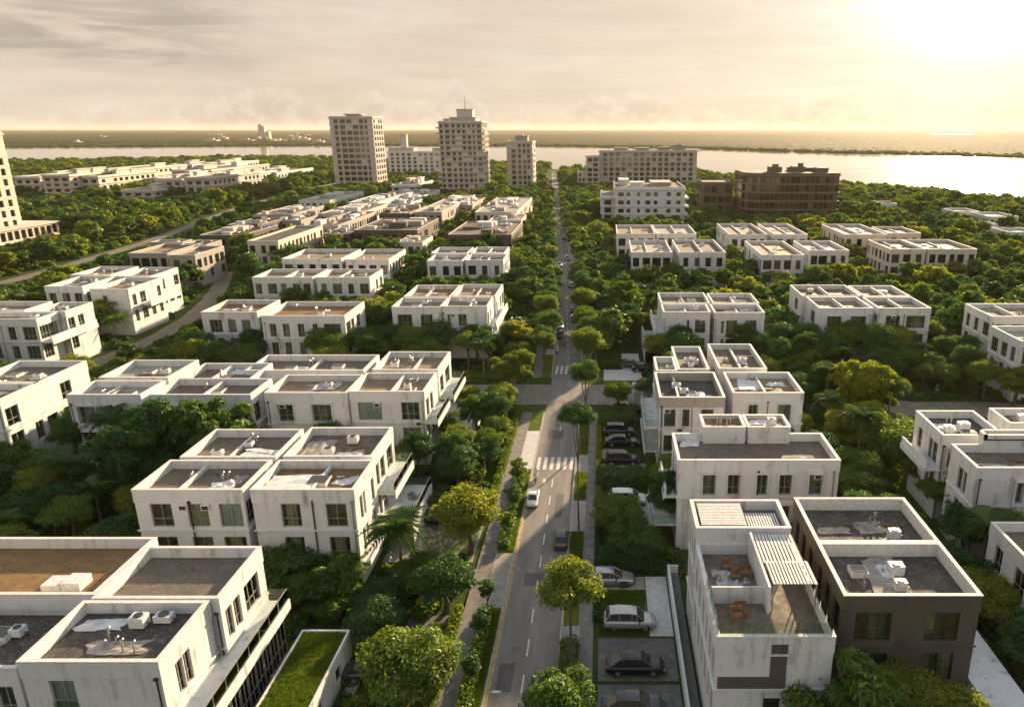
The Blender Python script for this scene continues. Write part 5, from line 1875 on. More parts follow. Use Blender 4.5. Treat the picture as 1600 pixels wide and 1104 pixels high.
# slim leafy stems on the left verge
for i, (D, w, hc, lab) in enumerate(((47.5, .85, 2.2, 'slim dark shrub-tree on the left verge, lowest in the frame'), (52.5, .9, 2.6, 'slim yellow-leaved tree on the left verge, second from the bottom'), (56.0, .8, 3.2, 'slim dark-stemmed tree on the left verge by the paved crossing'), (69, .9, 2.6, 'slim young tree on the left verge just above the paved crossing'), (75, 1.1, 2.4, 'leafy young tree on the left verge facing the white car'), (80.5, 1.25, 2.9, 'bushy young tree on the left verge at the lower zebra crossing'))):
    tree('verge_tree', road_l(D) - 1.2, D, w, hc, SLIMC[i % 2], lab, 'slim trees on the left verge', vs=.62)
for D, px, hg, L, lab in ((61.0, 630, 6.3, 3.7, 'palm with a full crown at the corner of the three-storey block'), (121.5, 757, 6.4, 2.7, 'tall palm at the far side of the left side street'), (118, 800, 4.5, 2.4, 'pale palm beside the left pavement past the junction'), (92, 700, 4.2, 2.6, 'drooping palm in front of the terraced house'), (76, 530, 5.2, 2.4, 'palm rising between the three-storey block and the tan-roofed house'), (79, 470, 4.6, 2.2, 'lower palm in the gap before the tan-roofed house'), (98, 215, 5.0, 2.6, 'palm at the left of the big feathery tree'), (66, 20, 4.0, 2.8, 'palm in the dark garden at the left edge'), (72, 160, 4.6, 2.6, 'palm beside the dark lawn at the left'), (98, 1290, 5.0, 2.6, 'palm between the yellow-green trees right of the pavilion house'), (120, 1310, 5.4, 2.6, 'palm below the house with four roof trays'), (122, 1430, 5.6, 2.6, 'palm by the yard right of the house with four roof trays'), (70, 1500, 4.2, 2.6, 'palm in the thicket right of the dark brown house'), (60, 1585, 3.6, 2.4, 'palm at the right edge beside the pale corner'), (150, 560, 5.0, 2.4, 'palm between the long rusty-roofed house and the four-part house'), (146, 1015, 5.0, 2.3, 'palm left of the clean white house'), (84, 190, 7.6, 3.2, 'tall palm rising left of the big feathery tree'), (80, 285, 8.2, 3.2, 'tall palm between the two big trees before the pale-roofed house'), (76, 120, 5.6, 3.0, 'spreading palm over the dark garden at the left'), (130, 660, 6.0, 2.8, 'palm at the foot of the ochre-roofed four-part house'), (100, 1385, 6.4, 3.0, 'palm above the yellow-green trees by the yard'), (88, 1340, 6.6, 3.0, 'palm in the yellow-green grove right of the pavilion house'), (108, 1290, 6.2, 2.8, 'palm behind the yellow-green grove on the right'), (62, 1530, 5.6, 3.0, 'tall palm in the thicket right of the dark brown house')):
    palm(gx(px, D), D, hg, L, lab)

for (x, D, R, hc, cm, lab) in (
        (-15.6, 103.5, 2.7, 3.6, NEARC[4], 'bright tree on the left pavement corner behind the dark rounded one'),
        (-14.6, 93.5, 2.2, 3.0, NEARC[0], 'mid-green tree beside the pale paved strip below the junction'),
        (-15.0, 88.0, 2.3, 3.3, NEARC[1], 'yellow-green tree at the upper end of the left pavement garden'),
        (-17.8, 81.0, 2.6, 3.4, NEARC[3], 'rounded tree behind the garden hedge on the left'),
        (-18.5, 98.0, 2.6, 3.6, FEATH[0], 'feathery tree in the garden below the side street'),
        (-21.0, 105.0, 2.2, 3.4, NEARC[1], 'small golden tree at the corner of the junction terrace house'),
        (-15.5, 125.0, 2.6, 4.2, NEARC[1], 'golden tree beside the left pavement just past the junction'),
        (-18.8, 130.0, 2.8, 4.4, NEARC[0], 'green tree set back from the left pavement past the junction')):
    tree('broadleaf_tree', x, D, R, hc, cm, lab, 'garden trees', vs=.9)

# hedges: clipped masses, each one object
def hedge(x0, x1, y0, y1, h, label, mat='leafd', size=.13, name='hedge'):
    r = np.random.default_rng(int(abs(x0 * 31 + y0 * 17)) + 3)
    area = 2 * h * ((x1 - x0) + (y1 - y0)) + (x1 - x0) * (y1 - y0)
    n = int(min(9000, area * 85))
    u = r.random((n, 3))
    side = r.random(n)
    ps = np.stack([x0 + (x1 - x0) * u[:, 0], y0 + (y1 - y0) * u[:, 1], h * u[:, 2]], 1)
    nn = np.tile(np.array([0., 0, 1]), (n, 1))
    top_f = (x1 - x0) * (y1 - y0) / area
    fr_f = h * (x1 - x0) / area
    sd_f = h * (y1 - y0) / area
    lim = np.cumsum([top_f, fr_f, fr_f, sd_f, sd_f])
    k0 = side < lim[0]; ps[k0, 2] = h; 
    k1 = (side >= lim[0]) & (side < lim[1]); ps[k1, 1] = y0; nn[k1] = (0, -1, .3)
    k2 = (side >= lim[1]) & (side < lim[2]); ps[k2, 1] = y1; nn[k2] = (0, 1, .3)
    k3 = (side >= lim[2]) & (side < lim[3]); ps[k3, 0] = x0; nn[k3] = (-1, 0, .3)
    k4 = side >= lim[3]; ps[k4, 0] = x1; nn[k4] = (1, 0, .3)
    ps += r.normal(0, .09, (n, 3)); ps[:, 2] = np.abs(ps[:, 2])
    ps[:, 2] *= 1 + .10 * np.sin(ps[:, 0] * 2.1) + .08 * np.sin(ps[:, 1] * 1.7)
    c = np.array([(x0 + x1) / 2, (y0 + y1) / 2, 0])
    o = link(name, leaf_mesh(name, ps - c, nn, size, r, M[mat], .6, .8), None, tuple(c))
    tag(o, label, 'hedge', 'clipped hedges by the street')
    FOOT.append((x0 - .4, x1 + .4, y0 - .4, y1 + .4))


hedge(-.9, 5.2, 80.6, 83.9, 1.7, 'thick square hedge between lawn and driveway on the right')
hedge(-.5, 5.6, 62.8, 65.0, 2.0, 'dark hedge along the pale paved bay on the right')
hedge(-3.6, -2.3, 47.4, 52.4, .95, 'clipped box hedge around the right verge tree')
hedge(-.95, -.6, 78.0, 104, .8, 'narrow yellowish hedge along the right pavement', 'leafy')
hedge(-.7, 4.6, 99.5, 104.5, 1.5, 'bushy hedge at the right corner of the junction')
hedge(-.3, 3.0, 127.5, 129, 1.0, 'low hedge between the paved bays past the junction')
hedge(-.9, -.55, 55.5, 73.5, .7, 'narrow hedge strip beside the right pavement', 'leafd')
hedge(-24, -14, 106.2, 108.3, 1.3, 'long hedge along the near side of the left side street', 'leaf')
hedge(-24, -14.2, 120.5, 122.0, 1.2, 'long hedge along the far side of the left side street', 'leaf')
hedge(-21.5, -13.8, 74.5, 76.5, 1.8, 'dark hedge behind the left garden lawn')
hedge(-13.5, -12.9, 41, 57, .8, 'thin planting edge of the left pavement', 'leafy')
hedge(road_l(60) - 1.85, road_l(60) - .9, 67.5, 85, .75, 'planting bed along the left verge', 'leaf')
hedge(road_l(60) - 1.85, road_l(60) - 1.0, 44, 57, .7, 'shrubby bed on the left verge nearest the camera', 'leaf')
hedge(-13.5, -12.85, 76.5, 106, .9, 'leafy edge of the left pavement below the junction', 'leaf')
hedge(20.5, 21.5, 110, 125, 1.6, 'hedge right of the ruined roof garden house', 'leaf')

# ---- automatic planting
FA = np.array(FOOT)
av = np.array([(p.x, p.y) for p in avenue]); lv = np.array([(p.x, p.y) for p in lane]); yv = np.array([(p.x, p.y) for p in yard])


def seg_dist(pts, poly):
    dmin = np.full(len(pts), 1e9)
    for a, b in zip(poly, poly[1:]):
        ab = b - a
        t = np.clip(((pts - a) @ ab) / (ab @ ab), 0, 1)
        dmin = np.minimum(dmin, np.linalg.norm(pts - (a + t[:, None] * ab), axis=1))
    return dmin


def rect_clear(pts, m):
    ok = np.ones(len(pts), bool)
    for x0, x1, y0, y1 in FA:
        ok &= ~((pts[:, 0] > x0 - m) & (pts[:, 0] < x1 + m) & (pts[:, 1] > y0 - m) & (pts[:, 1] < y1 + m))
    return ok


LOWSEG = [av, lv, yv, np.array([(-224.0, 225.0), (-224.0, 306.0)])]
LOWRECT = []


def low_factor(p):
    f = np.ones(len(p))
    for k in range(2, 54, 4):
        q = p * (1 + k / np.linalg.norm(p, axis=1))[:, None]
        for sg in LOWSEG:
            dd = seg_dist(q, sg)
            f = np.where(dd < 5.0, np.minimum(f, np.clip(42.0 * k / (p[:, 1] + k) / 9.0, .26, 1)), f)
    for nm, x0, x1, y0, y1 in NAMED:
        if y0 > 255:
            dep = min(60.0, y0 * .12)
            m = (p[:, 0] > x0 - 2) & (p[:, 0] < x1 + 2) & (p[:, 1] < y0) & (p[:, 1] > y0 - dep)
            f = np.where(m, np.minimum(f, .62), f)
    return f


def candidates(y0, y1, sp, seed, margin, tree_margin=.8, road_m=5.6, pad=120):
    r = np.random.default_rng(seed)
    xs = []
    for yy in np.arange(y0, y1, sp):
        zc_ = yy * cos(TH) + H * sin(TH)
        xl, xr = (-pad - CX) * zc_ / F, (1600 + pad - CX) * zc_ / F
        n = int((xr - xl) / sp)
        a = np.linspace(xl, xr, max(n, 1))
        xs.append(np.stack([a + r.uniform(-.45, .45, len(a)) * sp, np.full(len(a), yy) + r.uniform(-.45, .45, len(a)) * sp], 1))
    p = np.concatenate(xs)
    L = np.interp(p[:, 1], RX, RL); R_ = np.interp(p[:, 1], RX, RR)
    ok = (p[:, 0] < L - road_m) | (p[:, 0] > R_ + road_m * .72)
    ok &= ~((p[:, 1] > CR0 - margin) & (p[:, 1] < CR1 + margin) & (p[:, 0] > -64) & (p[:, 0] < 9))
    ok &= seg_dist(p, av) > 4.3 + margin
    ok &= seg_dist(p, lv) > 2.2 + margin * .7
    ok &= seg_dist(p, yv) > 3.5 + margin * .6
    ok &= rect_clear(p, margin)
    for x0, x1, ya, yb in ((-.6, 6.0, 36, 104), (-.5, 6.6, 119, 137), (-60, -49.5, 50.5, 58), (-25, -13.5, 66, 73)):
        ok &= ~((p[:, 0] > x0 - margin * .5) & (p[:, 0] < x1 + margin * .5) & (p[:, 1] > ya) & (p[:, 1] < yb))
    sy = np.interp(p[:, 0], [q.x for q in near_line], [q.y for q in near_line])
    ok &= p[:, 1] < sy
    p = p[ok]
    if TREES and tree_margin:
        t = np.array(TREES)
        keep = np.ones(len(p), bool)
        for x, yy, R in t:
            keep &= (p[:, 0] - x) ** 2 + (p[:, 1] - yy) ** 2 > (R * tree_margin + .5) ** 2
        p = p[keep]
    return p


ORD = 'first second third fourth fifth sixth seventh eighth ninth tenth eleventh twelfth thirteenth fourteenth fifteenth sixteenth seventeenth eighteenth nineteenth twentieth'.split()


def ordinal(k):
    if k < 20: return ORD[k]
    tens = ('twenty', 'thirty', 'forty', 'fifty', 'sixty')[(k + 1) // 10 - 2]
    u = (k + 1) % 10
    return tens + '-' + ORD[u - 1] if u else tens[:-1] + 'ieth'


def relation(x, y):
    best = None
    for nm, x0, x1, y0, y1 in NAMED:
        if len(nm.split()) > 7: continue
        ddx, ddy = max(x0 - x, 0, x - x1), max(y0 - y, 0, y - y1)
        dd = math.hypot(ddx, ddy)
        if best is None or dd < best[0]:
            rel = ('in front of' if y < y0 else 'behind') if ddy > ddx * .8 else ('left of' if x < x0 else 'right of')
            best = (dd, nm, rel)
    return best[1], best[2]


# rows of street trees beyond the junction
for side in (-1, 1):
    yy = 127.0
    k = 0
    while yy < 470:
        x = (road_l(yy) - 1.6 if side < 0 else road_r(yy) + 1.7) + random.uniform(-.9, .9)
        R = random.uniform(1.9, 3.5)
        cm = random.choice(NEARC[:5] if yy < 190 else MIDC[:2] + MIDC[3:4])
        tree('street_tree', x, yy, R, random.uniform(3.8, 6.0), cm, f'leafy street tree on the {"left" if side < 0 else "right"} verge, {ordinal(k)} past the junction', ST, vs=random.uniform(.85, 1.05))
        yy += random.uniform(5.2, 10.0); k += 1

FA = np.array(FOOT)
p1 = candidates(42, 150, 4.9, 1, 1.25, .85)
p2 = candidates(150, 262, 6.0, 2, 1.7, .7)
p3 = candidates(262, 520, 7.4, 3, 2.8, .6, road_m=6.5)
p4 = candidates(520, 1180, 9.5, 4, 4.0, 0, road_m=7)
near = np.concatenate([p1, p2])
near = near[np.argsort(near[:, 1])]
ntree = sum(1 for o in S.objects if o.name.startswith('broadleaf_tree'))
solo = near[:292 - ntree]
rest = near[292 - ntree:]
rows = {}
rd = random.Random(11)
lowd = {(float(x), float(y)): float(f) for (x, y), f in zip(solo, low_factor(solo))}
for x, y in solo:
    nm, rel = relation(x, y)
    rows.setdefault((nm, rel), []).append((abs(x + 6), x, y))
KINDN = [('dark leafy', NEARC[2], .85), ('broad green', NEARC[0], .8), ('yellow-green', NEARC[1], .8), ('rounded green', NEARC[3], .95), ('bright bushy', NEARC[4], .85), ('dusky spreading', NEARC[5], .8), ('feathery', FEATH[0], .9), ('feathery golden', FEATH[1], .9)]
for (nm, rel), lst in rows.items():
    lst.sort()
    for k, (_, x, y) in enumerate(lst):
        word, cm, vs = rd.choices(KINDN, (5, 4, 2.2, 3, 2, 4, 2, 1.4))[0]
        R = rd.uniform(2.3, 3.5) * (1.15 if y > 120 else 1)
        hc = rd.uniform(2.6, 4.6) + (1.5 if y > 125 else .4 if y > 95 else 0)
        lf = lowd[(float(x), float(y))]
        R *= .35 + .65 * lf; hc *= lf
        tree('broadleaf_tree', x, y, R, hc, cm if y < 165 else MIDC[rd.randrange(5)] if rd.random() < .5 else cm, f'{word} tree {rel} the {nm}, {ordinal(k)} off the street', 'garden trees', vs=vs)


# ---- what nobody could count: ground cover and the woods beyond
def scatter(name, pts, scales, protos, kind='stuff', z=None, zs=None):
    src = bpy.data.collections.new(name + '_kinds')
    for i, me in enumerate(protos):
        o = bpy.data.objects.new(f'{name}_kind', me)
        src.objects.link(o)
    n = len(pts)
    me = bpy.data.meshes.new(name)
    co = np.zeros((n, 3), np.float32); co[:, :2] = pts
    if z is not None: co[:, 2] = z
    me.vertices.add(n)
    me.vertices.foreach_set('co', co.ravel())
    a = me.attributes.new('size', 'FLOAT', 'POINT'); a.data.foreach_set('value', np.asarray(scales, np.float32))
    a = me.attributes.new('turn', 'FLOAT', 'POINT'); a.data.foreach_set('value', rng.uniform(0, 6.28, n).astype(np.float32))
    a = me.attributes.new('pick', 'INT', 'POINT'); a.data.foreach_set('value', rng.integers(0, len(protos), n).astype(np.int32))
    a = me.attributes.new('tall', 'FLOAT', 'POINT'); a.data.foreach_set('value', np.asarray(zs if zs is not None else np.ones(n), np.float32))
    o = link(name, me)
    o['kind'] = kind
    ng = bpy.data.node_groups.new(name, 'GeometryNodeTree')
    ng.interface.new_socket('Geometry', in_out='INPUT', socket_type='NodeSocketGeometry')
    ng.interface.new_socket('Geometry', in_out='OUTPUT', socket_type='NodeSocketGeometry')
    gi, go = ng.nodes.new('NodeGroupInput'), ng.nodes.new('NodeGroupOutput')
    ip = ng.nodes.new('GeometryNodeInstanceOnPoints')
    ci = ng.nodes.new('GeometryNodeCollectionInfo')
    ci.inputs['Collection'].default_value = src
    ci.inputs['Separate Children'].default_value = True
    ci.inputs['Reset Children'].default_value = True

    def attr(nm, typ):
        nd = ng.nodes.new('GeometryNodeInputNamedAttribute')
        nd.data_type = typ
        nd.inputs['Name'].default_value = nm
        return nd.outputs['Attribute']
    cx1 = ng.nodes.new('ShaderNodeCombineXYZ')
    ng.links.new(attr('turn', 'FLOAT'), cx1.inputs[2])
    sz = attr('size', 'FLOAT')
    cx2 = ng.nodes.new('ShaderNodeCombineXYZ')
    mm = ng.nodes.new('ShaderNodeMath'); mm.operation = 'MULTIPLY'
    ng.links.new(sz, mm.inputs[0]); ng.links.new(attr('tall', 'FLOAT'), mm.inputs[1])
    ng.links.new(sz, cx2.inputs[0]); ng.links.new(sz, cx2.inputs[1]); ng.links.new(mm.outputs[0], cx2.inputs[2])
    ng.links.new(gi.outputs[0], ip.inputs['Points'])
    ng.links.new(ci.outputs[0], ip.inputs['Instance'])
    ip.inputs['Pick Instance'].default_value = True
    ng.links.new(attr('pick', 'INT'), ip.inputs['Instance Index'])
    ng.links.new(cx1.outputs[0], ip.inputs['Rotation'])
    ng.links.new(cx2.outputs[0], ip.inputs['Scale'])
    ng.links.new(ip.outputs[0], go.inputs[0])
    md = o.modifiers.new('scatter', 'NODES')
    md.node_group = ng
    return o


def palm_head(seed):
    r = random.Random(seed)
    vs_, fs_ = [], []
    for k in range(13):
        me = FRONDS[k % 3]
        mt_ = Euler((r.uniform(-.3, .3), -(1.0 - 1.25 * k / 13) * .75, 2.4 * k), 'XYZ').to_matrix()
        o0 = len(vs_)
        vs_ += [mt_ @ v.co for v in me.vertices]
        fs_ += [[i + o0 for i in p.vertices] for p in me.polygons]
    me = bpy.data.meshes.new('palm_head')
    me.from_pydata(vs_, [], fs_)
    me.materials.append(M['palm'])
    return me


WOODK = MIDC + [palm_head(4), crown('crown', 71, 40, 34, .19, M['leafy'], vs=1.0, cr=(.2, .36), spread=.9, aspect=.25)]
wood = np.concatenate([rest, p3, p4])
dist = wood[:, 1]
lowf = low_factor(wood)
sc = rng.uniform(2.1, 4.5, len(wood)) * np.clip(1 + (dist - 200) / 900, 1, 1.45) * (.25 + .75 * lowf)
scatter('woodland', wood, sc, WOODK, z=rng.uniform(3.2, 5.8, len(wood)) * np.clip(1 - (dist - 330) / 900, .55, 1) * lowf ** 1.4, zs=rng.uniform(.8, 1.1, len(wood)))
SHR = [crown('shrub', 80 + i, 14, 46, .16, M[m], vs=.7, cr=(.3, .5)) for i, m in enumerate(('leaf', 'leafd', 'leafd', 'leafy'))]
u1 = candidates(40, 130, 1.9, 21, .45, 0, road_m=4.7)
u2 = candidates(130, 300, 3.2, 22, .9, 0, road_m=4.9)
u3 = candidates(300, 620, 5.5, 23, 1.5, 0, road_m=5.5)
und = np.concatenate([u1, u2, u3])
ssc = rng.uniform(.6, 1.25, len(und)) * np.clip(und[:, 1] / 130, 1, 2.6) * np.clip(low_factor(und) * 1.6, .3, 1)
scatter('undergrowth', und, ssc, SHR, z=.25 * ssc)
rt = np.random.default_rng(9)
tv, tf = [], []
for k in range(16):
    a, rr_, hh = rt.uniform(0, 6.28), rt.uniform(0, .16), rt.uniform(.07, .15)
    x, y = rr_ * cos(a), rr_ * sin(a)
    b2 = rt.uniform(0, 6.28)
    i0 = len(tv)
    tv += [(x - .012 * sin(b2), y + .012 * cos(b2), 0), (x + .012 * sin(b2), y - .012 * cos(b2), 0), (x + .07 * cos(b2) * rt.random(), y + .07 * sin(b2) * rt.random(), hh)]
    tf.append((i0, i0 + 1, i0 + 2))
tuft = bpy.data.meshes.new('tuft')
tuft.from_pydata(tv, [], tf)
tuft.materials.append(M['blade'])
gp, gz = [], []
for x0, x1, ya, yb, z, n in ((ax0 + .2, ax1 - .2, 36, ay1 - .2, 2.85, 3800), (-3.62, -2.3, 77.9, 85.1, .16, 700), (-3.62, -2.3, 63.6, 70.7, .16, 800), (-3.62, -2.3, 90.6, 104, .16, 700), (-11.1, -9.45, 40, 57, .12, 2600), (-11.1, -9.45, 67, 86, .12, 2400), (-.5, 3.7, 53.9, 60.2, .06, 2000), (-.5, 5.3, 77.4, 80.3, .06, 1200), (-19.4, -13.6, 66.6, 76, .03, 1500)):
    gp.append(np.stack([rt.uniform(x0, x1, n), rt.uniform(ya, yb, n)], 1)); gz.append(np.full(n, z))
gp, gz = np.concatenate(gp), np.concatenate(gz)
scatter('grass', gp, rt.uniform(.7, 1.7, len(gp)), [tuft], z=gz)
# far bank canopy: clumps along the water's edge so its outline is uneven
n = 2600
fxp = rng.uniform(-1400, 900, n)
fyl = np.interp(fxp, [p.x for p in far_line], [p.y for p in far_line])
scatter('far_shore_woods', np.stack([fxp, fyl + rng.exponential(60, n) + 3], 1), rng.uniform(4, 6.5, n), MIDC[:3], z=rng.uniform(.5, 2.5, n), zs=np.full(n, .6))

# ------------------------------------------------------------------ vehicles
CARP = {}


def car_paint(name, col, rough=.25, metal=.3):
    if name not in CARP:
        m, t, b = new_mat(name)
        n1 = t.noise(wpos(t), 2.0, 4, .6)
        t.l.new(t.mix(t.smooth(n1, .35, .7), col, tuple(k * .86 for k in col)), b.inputs['Base Color'])
        b.inputs['Roughness'].default_value = rough
        b.inputs['Metallic'].default_value = metal
        b.inputs['Coat Weight'].default_value = .25
        CARP[name] = m
    return CARP[name]


def loft(b, sections, m=0, close=True):
    rings = [[b.vert(p) for p in s] for s in sections]
    n = len(rings[0])
    for a, c in zip(rings, rings[1:]):
        for k in range(n - (0 if close else 1)):
            b.f.append([a[k], c[k], c[(k + 1) % n], a[(k + 1) % n]]); b.m.append(m)
    b.f.append(rings[0][:]); b.m.append(m)
    b.f.append(rings[-1][::-1]); b.m.append(m)


CARMESH = {}


def car_meshes(kind):
    if kind in CARMESH: return CARMESH[kind]
    if kind == 'suv':
        L, Wd, bz = 4.5, .92, 1.0
        st = [(-2.25, .72, .45, .80), (-2.18, .86, .30, .96), (-1.6, .92, .26, 1.02), (-.6, .93, .24, 1.02), (.5, .93, .24, 1.0), (1.3, .91, .26, .96), (1.9, .86, .28, .88), (2.2, .72, .36, .74), (2.26, .6, .42, .62)]
        cab = [(-2.1, .74, .99, .78, 1.05), (-1.75, .70, 1.0, .62, 1.60), (-.9, .72, 1.0, .62, 1.68), (.2, .72, 1.0, .61, 1.64), (.62, .72, .99, .60, 1.55), (1.28, .72, .95, .68, .99)]
        wheels = (-1.38, 1.38); wr = .36
    elif kind == 'pickup':
        L, Wd, bz = 4.9, .9, 1.0
        st = [(-2.45, .8, .5, .95), (-2.4, .9, .36, 1.02), (-.9, .92, .3, 1.03), (.9, .92, .3, 1.03), (1.7, .9, .3, .98), (2.35, .8, .36, .84), (2.45, .66, .44, .7)]
        cab = [(-.75, .74, 1.02, .70, 1.1), (-.6, .72, 1.02, .62, 1.66), (.3, .72, 1.02, .62, 1.68), (.65, .72, 1.02, .6, 1.6), (1.25, .74, 1.0, .7, 1.03)]
        wheels = (-1.5, 1.5); wr = .38
    else:
        L, Wd, bz = 4.7, .9, .9
        st = [(-2.36, .66, .46, .74), (-2.28, .82, .32, .88), (-1.7, .89, .25, .93), (-.8, .9, .22, .92), (.5, .9, .22, .90), (1.3, .89, .24, .86), (1.95, .84, .26, .78), (2.28, .72, .32, .66), (2.38, .58, .40, .56)]
        cab = [(-1.95, .70, .90, .70, .93), (-1.25, .70, .91, .57, 1.36), (-.6, .71, .91, .56, 1.44), (.1, .71, .90, .56, 1.43), (.45, .71, .90, .55, 1.36), (1.25, .72, .86, .66, .88)]
        wheels = (-1.42, 1.42); wr = .34
    b = MB()
    secs = []
    for x, w, z0, z1 in st:
        h = z1 - z0
        half = [(w * .86, z0), (w * .97, z0 + h * .2), (w, z0 + h * .52), (w * .97, z0 + h * .8), (w * .86, z0 + h * .97), (w * .45, z1 + .015)]
        ring = [(x, yy, z) for yy, z in half] + [(x, -yy, z) for yy, z in reversed(half)]
        secs.append(ring)
    loft(b, secs)
    if kind == 'pickup':
        b.box(-2.38, -.85, -.8, -.72, 1.0, 1.16); b.box(-2.38, -.85, .72, .8, 1.0, 1.16); b.box(-2.42, -2.34, -.8, .8, 1.0, 1.14)
    # roof skin
    roof = [c for c in cab if c[4] > c[2] + .35]
    for (x0, w0, zb0, t0, z0), (x1, w1, zb1, t1, z1) in zip(roof, roof[1:]):
        n = 4
        for k in range(n):
            ya, yb = -1 + 2 * k / n, -1 + 2 * (k + 1) / n
            cz = lambda v: .045 * (1 - v * v) + .02
            b.poly([(x0, t0 * 1.03 * ya, z0 + cz(ya)), (x1, t1 * 1.03 * ya, z1 + cz(ya)), (x1, t1 * 1.03 * yb, z1 + cz(yb)), (x0, t0 * 1.03 * yb, z0 + cz(yb))][::-1])
        for s in (-1, 1):
            b.poly([(x0, s * t0 * 1.03, z0 + .02), (x1, s * t1 * 1.03, z1 + .02), (x1, s * t1 * 1.02, z1 - .05), (x0, s * t0 * 1.02, z0 - .05)])
    # pillars
    for i, (x, w, zb, t, z) in enumerate(cab):
        if 0 < i < len(cab) - 1:
            for s in (-1, 1):
                b.tube([(x, s * (w + .012), zb - .02), (x, s * (t + .012), z + .01)], .035, 4)
    for s in (-1, 1):
        for i0, i1 in ((0, 1), (len(cab) - 1, len(cab) - 2)):
            b.tube([(cab[i0][0], s * cab[i0][3], cab[i0][4] - .03), (cab[i1][0], s * (cab[i1][3] + .01), cab[i1][4] + .01)], .04, 4)
    body = b.mesh('body', [M['white']])
    body.polygons.foreach_set('use_smooth', [False] * len(body.polygons))
    b = MB()
    secs = []
    for x, w, zb, t, z in cab:
        secs.append([(x, w, zb - .06), (x, t, z), (x, -t, z), (x, -w, zb - .06)])
    loft(b, secs)
    glass = b.mesh('windows', M['carglass'])
    b = MB()
    b.tube([(0, -.11, 0), (0, .11, 0)], wr, 18)
    tyre = b.mesh('wheel', M['tyre'])
    b = MB()
    b.tube([(0, -.125, 0), (0, .125, 0)], wr * .62, 14)
    rim = b.mesh('rim', M['rim'])
    b = MB(); b.box(-.05, .06, -.17, .17, -.07, .07); hl = b.mesh('headlight', M['light'])
    b = MB(); b.box(-.06, .05, -.16, .16, -.08, .08); tl = b.mesh('tail_light', M['tail'])
    b = MB(); b.box(-.09, .06, -.10, .10, -.07, .07); mi = b.mesh('mirror', M['darkframe'])
    b = MB(); b.box(-.06, .07, -.64, .64, .34, .47); bp = b.mesh('bumper', M['darkframe'])
    CARMESH[kind] = (body, glass, tyre, rim, hl, tl, mi, bp, wheels, wr, st, cab)
    return CARMESH[kind]


PAINTED = {}


def car(x, y, rz, kind, paint, label, group='cars parked and driving by the street', z=0.06, full=True):
    body, glass, tyre, rim, hl, tl, mi, bp, wheels, wr, st, cab = car_meshes(kind)
    key = (kind, paint.name)
    if key not in PAINTED:
        me = body.copy(); me.materials.clear(); me.materials.append(paint); PAINTED[key] = me
    t = empty('parked_car', (x, y, z), label, 'car', group, rz)
    link('body', PAINTED[key], t)
    link('windows', glass, t)
    for wx in wheels:
        for s in (-1, 1):
            wo_ = link('wheel', tyre, t, (wx, s * .78, wr))
            if full: link('rim', rim, wo_)
    if full:
        for s in (-1, 1):
            link('headlight', hl, t, (st[-2][0] - .02, s * .55, st[-2][3] - .12))
            link('tail_light', tl, t, (st[1][0] - .02, s * .62, st[1][3] - .12))
            link('mirror', mi, t, (cab[-2][0] + .25, s * .98, cab[-2][2] + .08))
        link('bumper', bp, t, (st[0][0], 0, 0)); link('bumper', bp, t, (st[-1][0], 0, 0))
    FOOT.append((x - 2.4, x + 2.4, y - 2.4, y + 2.4))
    if abs(abs(rz) - pi / 2) < .3: t.scale = (.84, .84, .84) if kind != 'pickup' else (.72, .72, .72)
    return t


silver = car_paint('silver_paint', (.48, .48, .475), .3, .55)
black = car_paint('black_paint', (.006, .0065, .007), .3, 0)
whitep = car_paint('white_paint', (.75, .74, .72), .3, 0)
dkgrey = car_paint('graphite_paint', (.07, .072, .075), .25, .3)
redp = car_paint('dark_red_paint', (.10, .02, .018), .3, .2)
c = P(984, 988, 0)
car(c.x, c.y + .9, 0, 'suv', silver, 'silver car parked on grass and pale paving beside the low deck wall')
c = P(993, 1058, 0)
car(c.x, c.y + .8, 0, 'sedan', black, 'black saloon parked in the dark paved bay below the silver car')
c = P(990, 1120, 0)
car(c.x, c.y + .6, 0, 'sedan', dkgrey, 'car cut by the bottom frame edge beside the black saloon', z=.055)
c = P(968, 916, 0)
car(c.x - 1.0, c.y + .6, 0, 'sedan', silver, 'silver car half hidden by the round street tree above the silver car')
c = P(972, 699, 0)
car(c.x, c.y + .8, 0, 'sedan', black, 'black saloon in front of the grey-roofed car beside the ruined roof garden house')
c = P(968, 682, 0)
car(c.x, c.y + .8, 0, 'suv', dkgrey, 'dark car with pale roof parked right behind a black saloon')
c = P(972, 728, 0)
car(c.x, c.y + .8, 0, 'suv', black, 'black car with roof rails parked above the thick square hedge')
c = P(976, 664, 0)
car(c.x, c.y + .6, 0, 'sedan', black, 'dark car half covered by bushes near the junction on the right')
c = P(978, 645, 0)
car(c.x, c.y + .4, 0, 'sedan', dkgrey, 'dark car deepest in the bushes at the right junction corner')
c = P(975, 790, 0)
car(c.x + .4, c.y + .6, 0, 'suv', whitep, 'pale car behind the dark tree in the driveway with the hedge')
c = P(984, 575, 0)
car(c.x, c.y + .6, 0, 'sedan', dkgrey, 'dark car on the paved bay just past the junction')
c = P(1004, 585, 0)
car(c.x + .5, c.y + 2, 0, 'sedan', black, 'black car against the white wall past the junction')
c = P(684, 820, 0)
car(c.x, c.y + .5, 0.05, 'sedan', black, 'dark saloon in the driveway below the left terraces', z=.06)
c = P(585, 1056, 0)
car(c.x, c.y, 0.1, 'sedan', dkgrey, 'dark car under the golden-tipped tree at the bottom left', z=.06)
c = P(833, 784, 0)
car(c.x, c.y, -pi / 2, 'pickup', whitep, 'white pickup driving towards the camera in the left lane', z=.02)
c = P(877, 850, 0)
car(c.x, c.y + .5, pi / 2, 'sedan', dkgrey, 'dark car with a bright roof in the right lane above the round street tree', z=.02)
c = P(875, 527, 0)
